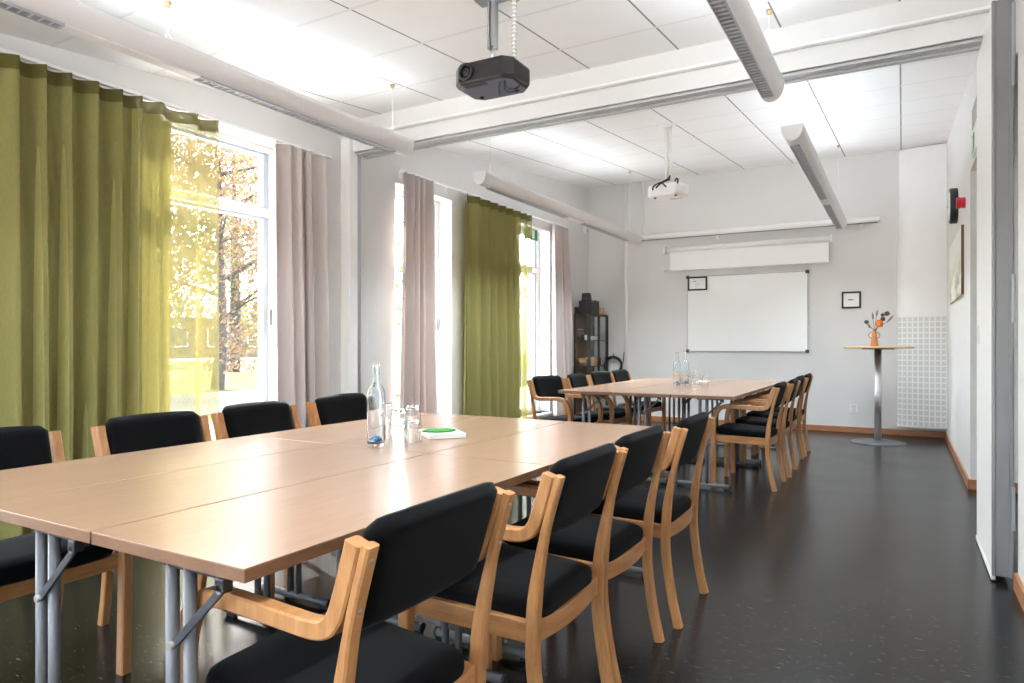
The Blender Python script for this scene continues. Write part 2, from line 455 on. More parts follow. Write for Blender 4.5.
# windows
def window(i, a, b, za, zb, mull, sash=None):
    w = bpy.data.objects.new('window_%d' % i, None); C.objects.link(w); w.location = (XL-.2, (a+b)/2, za); struct(w)
    L = lambda *q: (q[0]-(XL-.2), q[1]-(XL-.2), q[2]-(a+b)/2, q[3]-(a+b)/2, q[4]-za, q[5]-za)
    x0, x1 = XL-.24, XL-.16; t = .045
    def pc(name, m, *q, bev=.004):
        bm = bm_new()
        for r in q: box(bm, *L(*r))
        return obj(name, bm, m, w, bevel=bev)
    pc('frame', 'frame_white', (x0, x1, a, a+t, za, zb), (x0, x1, b-t, b, za, zb), (x0, x1, a+t, b-t, za, za+t), (x0, x1, a+t, b-t, zb-t, zb))
    pc('mullion', 'frame_white', (x0, x1+.01, a+t, b-t, mull-.03, mull+.03))
    s = .035
    for (p, q) in ((za+t, mull-.03), (mull+.03, zb-t)):
        pc('sash', 'sash_grey', (x0-.01, x1-.025, a+t, a+t+s, p, q), (x0-.01, x1-.025, b-t-s*1.3, b-t, p, q), (x0-.01, x1-.025, a+t+s, b-t-s*1.3, p, p+s*.6), (x0-.01, x1-.025, a+t+s, b-t-s*1.3, q-s*.6, q))
        pc('pane', 'pane', (XL-.206, XL-.200, a+t+s*.9, b-t-s*1.2, p+s*.5, q-s*.5), bev=None)
    pc('sill', 'frame_white', (XL-.16, XL+.03, a-.02, b+.02, za-.03, za))
    if i > 2:
        bmh = bm_new(); yy = (a+.30-(a+b)/2) if i == 5 else (b-t-.02-(a+b)/2)
        box(bmh, x1-(XL-.2), x1+.03-(XL-.2), yy-.012, yy+.012, 1.25-za, 1.37-za)
        obj('handle', bmh, 'alu_grey', w, bevel=.004)
    return w
mulls = [2.03, 2.04, 2.115, 2.02, 2.09]
for i, ((a, b, za, zb), mu) in enumerate(zip(WIN, mulls)): window(i+1, a, b, za, zb, mu)

# skirting
def skirt(name, *b): sbox(name, 'skirt', *b, bevel=.006)
skirt('baseboard_back', XL, XR-.015, YB-.015, YB, 0, .075)
bm = bm_new(); box(bm, XR-.015, XR, NY1-.015, YB, 0, .075); box(bm, XR, XR+.66, NY1-.015, NY1, 0, .075)
struct(obj('baseboard_right', bm, 'skirt'))
bm = bm_new(); box(bm, XR-.015, XR, YF, NY0, 0, .075); box(bm, XR-.015, XR+.1, NY0, NY0+.015, 0, .075)
struct(obj('baseboard_front', bm, 'skirt'))
bm = bm_new(); box(bm, XL, XL+.015, YF, YB-.015, 0, .075); struct(obj('baseboard_left', bm, 'skirt'))

# beam over the folding wall, with the pilaster at the window side
BY = 4.27
bm = bm_new()
box(bm, XL, XR, BY, BY+.25, 2.83, 3.12)
struct(obj('trim_1', bm, 'beam_paint', bevel=.004))
bm = bm_new(); box(bm, XL, XR-.02, BY-.014, BY+.02, 2.825, 2.842); struct(obj('trim_2', bm, 'white', bevel=.003))
bm = bm_new(); box(bm, XL+.05, XR-.02, BY+.04, BY+.20, 2.712, 2.829); struct(obj('trim_3', bm, 'beam_paint', bevel=.004))
bm = bm_new()
for (a, b, z) in ((BY+.05, BY+.085, .0), (BY+.11, BY+.125, .01), (BY+.15, BY+.19, .0)):
    box(bm, XL+.12, XR-.02, a, b, 2.690+z, 2.712)
box(bm, XL+.12, XR-.02, BY+.05, BY+.19, 2.703, 2.712)
struct(obj('trim_4', bm, 'rail_grey', bevel=.002))
bm = bm_new(); box(bm, XL, XL+.10, BY+.0, BY+.10, 0, 2.83); struct(obj('trim_5', bm, 'white', bevel=.005))
bm = bm_new()
box(bm, XL, XL+.075, BY+.11, BY+.135, 0, 2.712); box(bm, XL, XL+.06, BY+.15, BY+.185, 0, 2.712); box(bm, XL, XL+.04, BY+.10, BY+.20, 0, 2.712)
struct(obj('trim_6', bm, 'alu', bevel=.003))
# joint strips on the far walls
bm = bm_new(); tube(bm, [(-3.50, YB-.02, 0.08), (-3.50, YB-.02, cz(YB)-.0)], .022, 8); struct(obj('trim_7', bm, 'white'))
bm = bm_new(); tube(bm, [(-3.24, YB-.018, 2.66), (-3.24, YB-.018, cz(YB)-.0)], .018, 8); struct(obj('trim_8', bm, 'white'))

# ------------------------------------------------------------------ folding wall parked at the right
t = thing('folding_partition', 'parked white folding partition leaf with grey aluminium end profile', 'partition wall', (.405, 4.235, 0))
pbox('panel', 'white', t, -.042, .03, -.372, .375, .03, 2.69, bevel=.003)
bm = bm_new(); box(bm, -.046, -.028, -.38, .38, .008, .034); obj('bottom_seal', bm, 'cable_white', t, bevel=.003)
bm = bm_new()
box(bm, -.036, .038, -.385, -.372, .03, 2.69); box(bm, -.044, -.030, -.392, -.372, .03, 2.69); box(bm, .022, .040, -.394, -.372, .03, 2.69)
obj('end_profile', bm, 'alu_grey', t, bevel=.003)
bm = bm_new(); box(bm, .030, .044, -.402, -.394, .25, .45); box(bm, .030, .044, -.402, -.394, 1.2, 1.42); box(bm, .030, .044, -.402, -.394, 2.28, 2.66)
obj('hinge', bm, 'alu', t, bevel=.002)
pbox('latch', 'cable_white', t, -.05, -.042, .20, .235, 1.10, 1.20, bevel=.004)

# ------------------------------------------------------------------ pendant lamps
def lamp(y0, y1, x, mods, label, tube_mat='fill_tube_light', down=1):
    t = thing('pendant_lamp', label, 'lamp', (x, (y0+y1)/2, 2.445), group='long white pendant lamps')
    h = (y1-y0)/2; ym = (y0+y1)/2
    W, Hh = .068, .105
    prof = []
    N = 18
    for k in range(N+1):
        a = PI + PI*k/N
        cx = W*math.cos(a); s = -math.sin(a)
        prof.append((cx, Hh*(1-s**.85) if s > 0 else Hh))
    inner = [(p[0]*.93, min(Hh, p[1]+.006)) for p in prof]
    bm = bm_new()
    A = []
    for yy in (-h, h):
        A.append([[bm.verts.new((p[0], yy, p[1])) for p in q] for q in (prof, inner)])
    for k in range(N):
        f = bm.faces.new((A[0][0][k], A[0][0][k+1], A[1][0][k+1], A[1][0][k])); f.smooth = True
        f = bm.faces.new((A[0][1][k], A[1][1][k], A[1][1][k+1], A[0][1][k+1])); f.smooth = True
    for k in (0, N):
        bm.faces.new((A[0][0][k], A[1][0][k], A[1][1][k], A[0][1][k]))
    obj('housing', bm, 'lamp_white', t)
    for s in (-1, 1):
        bm = bm_new(); P = [bm.verts.new((p[0], s*h, p[1])) for p in prof]; Q = [bm.verts.new((p[0], s*(h+.008), p[1])) for p in prof]
        bm.faces.new(P); bm.faces.new(Q[::-1])
        for k in range(N+1):
            bm.faces.new((P[k], Q[k], Q[(k+1)%(N+1)], P[(k+1)%(N+1)]))
        obj('end_cap', bm, 'lamp_white', t)
    bm = bm_new(); tube(bm, [(0, -h+.08, .096), (0, h-.08, .096)], .011, 8); obj('fill_tube_light', bm, tube_mat, t)
    for (a, b, kind) in mods:
        a -= ym; b -= ym
        if kind:
            pl = pbox('louvre', 'louvre_dark', t, -.027, .027, a, b, -.001, .004)
            bm = bm_new(); n = int((b-a)/.038)
            for k in range(n+1):
                yy = a + (b-a)*k/n
                box(bm, -.026, .026, yy-.003, yy+.003, -.006, 0)
            box(bm, -.030, -.026, a, b, -.007, .004); box(bm, .026, .030, a, b, -.007, .004)
            obj('blade', bm, 'louvre', pl)
            ld = bpy.data.lights.new('louvre_fill_light', 'AREA'); ld.shape = 'RECTANGLE'; ld.size = .05; ld.size_y = b-a-.02  # downward fill light added below the louvre to brighten the room
            ld.energy = DOWN*down*(b-a); ld.spread = math.radians(125); ld.color = (.83, .93, 1)
            lo = bpy.data.objects.new('louvre_fill_light', ld); C.objects.link(lo); lo.parent = t; lo.location = (0, (a+b)/2, -.010)
        else:
            pbox('cover_plate', 'lamp_white', t, -.03, .03, a, b, -.004, .006, bevel=.002)
    return t
def wire(t, y, hook=True):
    x = t.location.x; yl = y - t.location.y; zc = cz(y) - t.location.z
    bm = bm_new(); tube(bm, [(0, yl, .165), (0, yl, zc-.0)], .0022, 6)
    tube(bm, [(-.055, yl, .104), (0, yl, .165), (.055, yl, .104)], .0018, 6)
    w = obj('wire', bm, 'cable_white', t)
    bm = bm_new(); lathe(bm, [(0, 0), (.02, 0), (.012, -.025), (0, -.025)], 12, (0, yl, zc)); obj('ceiling_hook', bm, 'plug', w)
L1 = lamp(-.2, 3.87, -3.085, [(-.1, 1.56, 1), (1.56, 2.2, 0), (2.2, 3.72, 1)], 'long white pendant lamp beside the big green curtain, nearest window side', 'fill_tube_light_soft')
wire(L1, 2.04); wire(L1, 3.72); wire(L1, .2)
L2 = lamp(-.2, 4.0, -.63, [(-.1, 3.9, 1)], 'white pendant lamp with grey louvre cut off by top edge above the aisle', 'fill_tube_light', 1)
wire(L2, 4.0-.05); wire(L2, .2)
L3 = lamp(4.85, 8.80, -3.085, [(5.0, 6.55, 1), (6.55, 6.95, 0), (6.95, 8.4, 1)], 'long white pendant lamp in far half, parallel to the rear window curtains', 'fill_tube_light_soft', 1.9)
wire(L3, 5.02); wire(L3, 8.5)
L4 = lamp(4.83, 8.90, -.63, [(4.96, 6.9, 1), (6.9, 7.2, 0), (7.2, 8.75, 1)], 'white pendant lamp in far half pointing at the right end of the wall lamp', 'fill_tube_light', 1.2)
wire(L4, 4.96); wire(L4, 8.6)

# wall washer on the back wall
t = thing('wall_lamp', 'long white tubular wall lamp above projection screen on back wall', 'lamp', (-1.855, YB, 2.62))
bm = bm_new(); prof = [(0,-.02),(-.03,-.028),(-.075,-.022),(-.088,0),(-.085,.03),(-.06,.052),(0,.058)]
A = [[bm.verts.new((xx, p[0], p[1])) for p in prof] for xx in (-1.62, 1.62)]
for k in range(len(prof)-1): bm.faces.new((A[0][k], A[0][k+1], A[1][k+1], A[1][k]))
bm.faces.new(A[0]); bm.faces.new(A[1][::-1]); bm.faces.new((A[0][0], A[1][0], A[1][-1], A[0][-1]))
obj('housing', bm, 'white', t)
pl = pbox('louvre', 'louvre_dark', t, -1.56, 1.60, -.078, -.034, -.032, -.0255)
for xx in (-.33, 1.42):
    bm = bm_new(); box(bm, xx-.02, xx+.02, -.03, 0, -.085, -.028); obj('bracket', bm, 'white', t, bevel=.004)

# ------------------------------------------------------------------ projectors
def projector(loc, rz, dark, label):
    t = thing('projector', label, 'projector', loc, rz)
    body = 'black_gloss' if dark else 'white'
    a, b, h = .195, .145, .062
    # chamfered body
    def outline(s, bev=.05): return [(-a*s, -b*s+bev), (-a*s+bev, -b*s), (a*s-bev, -b*s), (a*s, -b*s+bev), (a*s, b*s-bev), (a*s-bev, b*s), (-a*s+bev, b*s), (-a*s, b*s-bev)]
    bm = bm_new(); rings = []
    for (s, z) in ((.93, -h), (1, -h+.02), (1, h-.02), (.95, h)):
        rings.append([bm.verts.new((x, y, z)) for x, y in outline(s)])
    for p, q in zip(rings, rings[1:]):
        for k in range(8): bm.faces.new((p[k], p[(k+1)%8], q[(k+1)%8], q[k]))
    bm.faces.new(rings[0][::-1]); bm.faces.new(rings[-1])
    bo = obj('body', bm, body, t, bevel=.006)
    bm = bm_new(); vs = [bm.verts.new((x*.9, y*.88, -h-.003)) for x, y in outline(1)]; ws = [bm.verts.new((x*.9, y*.88, -h+.004)) for x, y in outline(1)]
    bm.faces.new(vs[::-1]); bm.faces.new(ws)
    for k in range(8): bm.faces.new((vs[k], vs[(k+1)%8], ws[(k+1)%8], ws[k]))
    up = obj('underside_plate', bm, 'projector_under' if dark else 'white', t, bevel=.002)
    bm = bm_new(); box(bm, -.12, .02, -b*.87, -b*.62, -h-.006, -h-.002); obj('name_strip', bm, 'black' if dark else 'vent', up)
    for k in range(6):
        bm = bm_new(); box(bm, a-.003, a+.002, -.085, .085, -.038+k*.014, -.032+k*.014)
        obj('vent_slot', bm, 'black' if dark else 'vent', bo)
    # lens ring on the front (-y) face towards -x
    bm = bm_new(); prof = [(.034, 0), (.046, 0), (.05, .006), (.05, .016), (.042, .02), (.034, .016)]
    lathe(bm, prof, 28, closed=True); bmesh.ops.rotate(bm, verts=bm.verts, cent=(0,0,0), matrix=Matrix.Rotation(PI/2, 3, 'X'))
    bmesh.ops.translate(bm, verts=bm.verts, vec=(-.09, -b+.004, .005)); ln = obj('lens', bm, 'black', t, smooth=True)
    bm = bm_new(); lathe(bm, [(0, .012), (.02, .009), (.035, .001), (0, .0)], 24); bmesh.ops.rotate(bm, verts=bm.verts, cent=(0,0,0), matrix=Matrix.Rotation(PI/2, 3, 'X'))
    bmesh.ops.translate(bm, verts=bm.verts, vec=(-.09, -b+.002, .005)); obj('lens_glass', bm, 'black_gloss', ln, smooth=True)
    for sx in (-.12, .12):
        bm = bm_new(); lathe(bm, [(0, 0), (.016, 0), (.012, -.012), (0, -.012)], 12, (sx, b*.5, -h-.002)); obj('foot', bm, 'black', t)
    return t
P1 = projector((-1.785, 2.93, 2.435), math.radians(1), True, 'black projector hanging on grey pole from the near ceiling')
P1.scale = (.86, .86, .86)
zc = (cz(2.93) - 2.435)/.86
bm = bm_new(); box(bm, -.03, .03, -.03, .03, zc-.02, zc+.0); box(bm, -.10, .10, -.05, .05, zc-.012, zc+.0)
mt = obj('ceiling_mount', bm, 'alu', P1)
bm = bm_new(); box(bm, -.026, -.014, -.02, .02, .17, zc-.01); box(bm, .014, .026, -.02, .02, .17, zc-.01); box(bm, -.014, .014, -.006, .006, .17, zc-.01)
obj('pole', bm, 'alu', mt, bevel=.002)
bm = bm_new(); tube(bm, [(0, 0, .10), (0, 0, .19)], .012, 12); obj('joint', bm, 'chrome', mt)
bm = bm_new(); lathe(bm, [(0, .062), (.04, .062), (.045, .085), (.03, .105), (0, .105)], 24); obj('swivel', bm, 'plug', mt, smooth=True)
bm = bm_new(); tube(bm, [(-.14, -.05, .085), (.02, .0, .085)], .006, 8); tube(bm, [(-.14, -.035, .098), (.02, .015, .098)], .006, 8); obj('bracket_rod', bm, 'steel', mt)
bm = bm_new(); p = [(.115+.004*math.sin(k*1.3), .05+.004*math.cos(k*1.3), .06+(zc-.06)*k/50) for k in range(51)]; tube(bm, p, .011, 8)
co = obj('cable_cover', bm, 'cable_white', P1)
bm = bm_new()
for k in range(16):
    z = .09+(zc-.1)*k/16; lathe(bm, [(.0125, 0), (.0165, .004), (.0125, .010)], 10, (.115, .05, z))
obj('spiral', bm, 'vent', co)
bm = bm_new(); lathe(bm, [(0, 0), (.035, 0), (.035, -.012), (.02, -.018), (0, -.018)], 20, (.115, .05, zc)); obj('ceiling_rose', bm, 'plug', co)
bm = bm_new(); tube(bm, smooth_path([(.13, -.09, -.06), (.14, -.08, -.10), (.17, -.05, -.105), (.185, -.02, -.08), (.17, .02, -.055)]), .004, 6)
tube(bm, smooth_path([(.12, -.08, -.06), (.125, -.07, -.115), (.16, -.04, -.115), (.18, .0, -.07)]), .0035, 6)
tube(bm, smooth_path([(.10, -.09, -.06), (.098, -.095, -.10), (.10, -.09, -.145)]), .004, 6)
obj('loose_cable', bm, 'black', P1)

P2 = projector((-1.89, 6.24, 2.525), math.radians(172), False, 'white projector hanging on white pole from the far ceiling')
P2.scale = (.86, .86, .86)
zc = (cz(6.24) - 2.525)/.86
bm = bm_new(); lathe(bm, [(0, zc+.0), (.085, zc+.0), (.085, zc-.012), (.03, zc-.03), (0, zc-.03)], 24); mt = obj('ceiling_mount', bm, 'white', P2)
bm = bm_new(); tube(bm, [(.02, 0, .06), (.02, 0, zc-.01)], .02, 14); obj('pole', bm, 'white', mt)
bm = bm_new(); tube(bm, [(-.03, 0, .09), (-.03, 0, zc-.02)], .016, 12); cv = obj('cable_cover', bm, 'cable_white', P2)
bm = bm_new()
for k in range(18): lathe(bm, [(.0165, 0), (.020, .006), (.0165, .012)], 10, (-.03, 0, .12+(zc-.16)*k/18))
obj('spiral', bm, 'cable_white', cv)
bm = bm_new(); tube(bm, smooth_path([(-.03, .02, .16), (-.02, .09, .10), (.03, .150, .055), (.07, .152, .02)]), .009, 8)
tube(bm, smooth_path([(-.03, .02, .14), (.02, .10, .085), (-.02, .152, .045), (-.05, .152, .015)]), .008, 8)
tube(bm, smooth_path([(-.03, .02, .12), (.05, .12, .075), (.10, .150, .04), (.11, .152, .0)]), .008, 8)
tube(bm, smooth_path([(-.12, .10, .062), (-.14, .11, .095), (-.165, .12, .085), (-.17, .14, .04)]), .009, 8)
obj('loose_cable', bm, 'black', P2)

# ------------------------------------------------------------------ curtains
def curtain_rail(y0, y1, z, label, hooks):
    t = thing('curtain_rail', label, 'curtain rail', (XL+.1, (y0+y1)/2, z))
    h = (y1-y0)/2
    pbox('track', 'frame_white', t, -.012, .012, -h, h, -.008, .010, bevel=.002)
    for yy in hooks:
        bm = bm_new(); box(bm, -.10, .012, yy-(y0+y1)/2-.008, yy-(y0+y1)/2+.008, .010, .018); box(bm, -.10, -.092, yy-(y0+y1)/2-.02, yy-(y0+y1)/2+.02, -.045, .03)
        obj('bracket', bm, 'frame_white', t, bevel=.002)
curtain_rail(.5, 4.06, 2.605, 'white curtain rail over the big near window', (.9, 2.9, 3.9))
curtain_rail(4.95, 8.56, 2.705, 'white curtain rail over the two far windows', (5.05, 5.80, 7.65, 8.5))

def sheet(bm, fy, fx, ztop, zbot, s0, s1, n, rows=14):
    R = []
    for j in range(rows+1):
        t_ = j/rows; z = ztop + (zbot-ztop)*t_
        R.append([bm.verts.new((fx(s0+(s1-s0)*i/n, t_), fy(s0+(s1-s0)*i/n, t_), z)) for i in range(n+1)])
    for a, b in zip(R, R[1:]):
        for i in range(n):
            f = bm.faces.new((a[i], a[i+1], b[i+1], b[i])); f.smooth = True

def folds(knots, amp):
    """uneven folds: phase grows by pi at each knot, so every knot pair is one fold"""
    def g(y):
        k = 0
        while k < len(knots)-2 and y > knots[k+1]: k += 1
        u = (y-knots[k])/(knots[k+1]-knots[k])
        return amp*math.cos(PI*(k+u))
    return g

def curtain(name, label, cat, yt0, yt1, yb0, yb1, ztop, zbot, knots, amp, m, tape=None, lining=None, group=None, n=260, solid=False, wig=.5):
    t = thing(name, label, cat, (XL+.1, (yt0+yt1)/2, ztop), group=group)
    ym = (yt0+yt1)/2
    g = folds(knots, amp)
    span = yt1-yt0
    seed = random.random()*10
    def fy(y, q):
        f = (y-yt0)/span
        yb = yb0+(yb1-yb0)*f
        yy = y+(yb-y)*q
        dg = (g(y+.004)-g(y-.004))/.008
        return yy - ym + wig*amp*math.sin(dg*.5)*.35 + .010*q*math.sin(y*9+seed)
    def fx(y, q):
        return g(y)*(.75+.35*q) + .012*q*math.sin(y*5.3+q*2.2+seed)
    bm = bm_new(); th = .075 if tape else 0
    sheet(bm, fy, fx, -th, zbot-ztop, yt0, yt1, n)
    o = obj('cloth', bm, m, t)
    if solid:
        s = o.modifiers.new('thickness', 'SOLIDIFY'); s.thickness = .004
    if tape:
        bm = bm_new()
        sheet(bm, lambda y, q: fy(y, 0), lambda y, q: fx(y, 0), 0, -th, yt0, yt1, n, 1)
        obj('header_tape', bm, tape, t)
    if lining:
        bm = bm_new()
        sheet(bm, lambda y, q: fy(y, q)-.01, lambda y, q: fx(y, q)-.02, -th, zbot-ztop, lining[0], lining[1], int(n*.8))
        obj('second_layer', bm, 'sheer_lining', t)
    return t
rk = [.75, .84, .95, 1.03, 1.14, 1.22, 1.33, 1.42, 1.55, 1.68, 1.80, 1.86, 1.93, 1.99, 2.06, 2.11, 2.20, 2.27, 2.34, 2.40, 2.46, 2.51, 2.58, 2.70, 2.83, 2.90, 2.985]
curtain('green_curtain', 'wide olive green sheer curtain at the left edge of the big near window', 'curtain', .75, 2.985, .75, 2.975, 2.594, .03, rk, .055, 'sheer', 'sheer_tape', (.75, 2.715), n=420)
gk = [5.99, 6.12, 6.24, 6.33, 6.45, 6.52, 6.62, 6.69, 6.80, 6.88, 6.97, 7.04, 7.15, 7.22, 7.31, 7.36, 7.44]
curtain('green_curtain', 'narrower olive green sheer curtain hanging between the two far windows', 'curtain', 5.99, 7.44, 5.98, 7.44, 2.695, .03, gk, .045, 'sheer', 'sheer_tape', (5.99, 7.16), n=320)
mk = lambda a, b, n: [a+(b-a)*(i+(.42*((i*7)%3-1) if 0 < i < n else 0))/n for i in range(n+1)]
curtain('mauve_curtain', 'pinkish grey curtain between the near window and the white pilaster', 'curtain', 3.47, 4.01, 3.47, 4.08, 2.594, .03, mk(3.47, 4.01, 9), .044, 'mauve', n=200, solid=True)
curtain('mauve_curtain', 'pinkish grey curtain hanging in front of the middle window', 'curtain', 4.98, 5.43, 4.91, 5.49, 2.695, .03, mk(4.98, 5.43, 9), .044, 'mauve', n=200, solid=True)
curtain('mauve_curtain', 'pinkish grey curtain at the rearmost window beside the black cabinet', 'curtain', 8.09, 8.53, 8.12, 8.80, 2.695, .03, mk(8.09, 8.53, 9), .042, 'mauve', n=200, solid=True)

# ------------------------------------------------------------------ tables
ZT = .712
def make_table(L, Wd, ends):
    t = thing('folding_table', '', 'table')
    hx, hy = Wd/2-.0031, L/2-.0031
    bm = bm_new(); box(bm, -hx, hx, -hy, hy, ZT-.004, ZT); obj('tabletop', bm, 'table_top', t, bevel=.001)
    bm = bm_new(); box(bm, -hx+.0005, hx-.0005, -hy+.0005, hy-.0005, ZT-.026, ZT-.004); obj('edge_band', bm, 'table_edge', t)
    for s, (legx, inset) in zip((-1, 1), ends):
        yy = s*(L/2-inset)
        for k in (-1, 1):
            bm = bm_new(); tube(bm, [(legx+k*.0265, yy, .03), (legx+k*.0265, yy, ZT-.03)], .0125, 14); obj('leg', bm, 'tube', t)
        bm = bm_new(); tube(bm, [(legx-.20, yy, .026), (legx+.20, yy, .026)], .016, 14)
        fb = obj('foot_bar', bm, 'tube', t)
        for k in (-1, 1):
            bm = bm_new(); tube(bm, [(legx+k*.198, yy, .026), (legx+k*.209, yy, .026)], .0172, 14)
            box(bm, legx+k*.18-.025, legx+k*.18+.025, yy-.008, yy+.008, 0, .012); obj('foot_cap', bm, 'black', fb)
        bm = bm_new()
        a = Vector((legx+.002, yy+s*.017, .535)); b = Vector((legx+.142, yy+s*.017, ZT-.047))
        d = (b-a).normalized(); nrm = Vector((-d.z, 0, d.x))
        vs = []
        for p in (a, b):
            for e in (-.008, .008):
                for xx in (-.003, .003): vs.append(bm.verts.new(p + nrm*e + Vector((0, xx, 0))))
        for f in ((0,1,3,2),(4,6,7,5),(0,4,5,1),(2,3,7,6),(0,2,6,4),(1,5,7,3)): bm.faces.new([vs[i] for i in f])
        st = obj('strut', bm, 'strut', t, bevel=.001)
        for p in (a, b):
            bm = bm_new(); tube(bm, [(p.x, p.y-.010, p.z), (p.x, p.y+.010, p.z)], .008, 10); obj('pivot', bm, 'steel', st)
        bm = bm_new(); box(bm, legx+.130, legx+.156, yy+s*.017-.010, yy+s*.017+.012, ZT-.052, ZT-.026)
        box(bm, legx-.05, legx+.130, yy-.012, yy+.012, ZT-.036, ZT-.026)
        obj('bracket', bm, 'black', t, bevel=.003)
    return t
def place_tables(xs, ys, names, group, ends, odd=None):
    first = None; i = 0
    for (y0, y1), en in zip(ys, ends):
        first = None
        for (x0, x1) in xs:
            if i == odd: o = make_table(y1-y0, x1-x0, ((.05, .08), (0, .125)))   # its front legs stand off centre
            elif first is None: o = first = make_table(y1-y0, x1-x0, en)
            else: o = copy_tree(first)
            o.location = ((x0+x1)/2, (y0+y1)/2, 0); tag(o, names[i], 'table', group); i += 1
NX = [(-1.463, -.985), (-1.941, -1.463), (-2.419, -1.941)]
NYs = [(.793, 1.966), (1.966, 3.139)]
place_tables(NX, NYs, [
    'nearest beech folding table on the aisle side, its bare corner pointing at the camera',
    'nearest beech folding table in the middle strip, bare, between two long seams',
    'nearest beech folding table on the window side, beside two black chair backs at left',
    'beech folding table behind the aisle side corner table, its far right corner bare',
    'beech folding table carrying the single bottle, the tumblers and the notepad',
    'beech folding table just in front of the pilaster, window side of the near group'], 'folding tables of the near conference group', (((.032, .024), (-.085, .08)), ((-.085, .115), (0, .03))), 2)
FX = [(-1.567, -1.08), (-2.054, -1.567), (-2.541, -2.054)]
FYs = [(5.23, 6.50), (6.50, 7.77)]
place_tables(FX, FYs, [
    'far group beech folding table next to the first far aisle armchair',
    'far group beech folding table in the middle of the front edge',
    'far group beech folding table at the front window side corner',
    'rear far group folding table on the aisle side, towards the back wall',
    'rear far group folding table in the middle, carrying far bottles and glasses',
    'rear far group folding table on the window side, by the last window chairs'], 'folding tables of the far conference group', (((0, .05), (0, .09)), ((0, .05), (0, .05))))

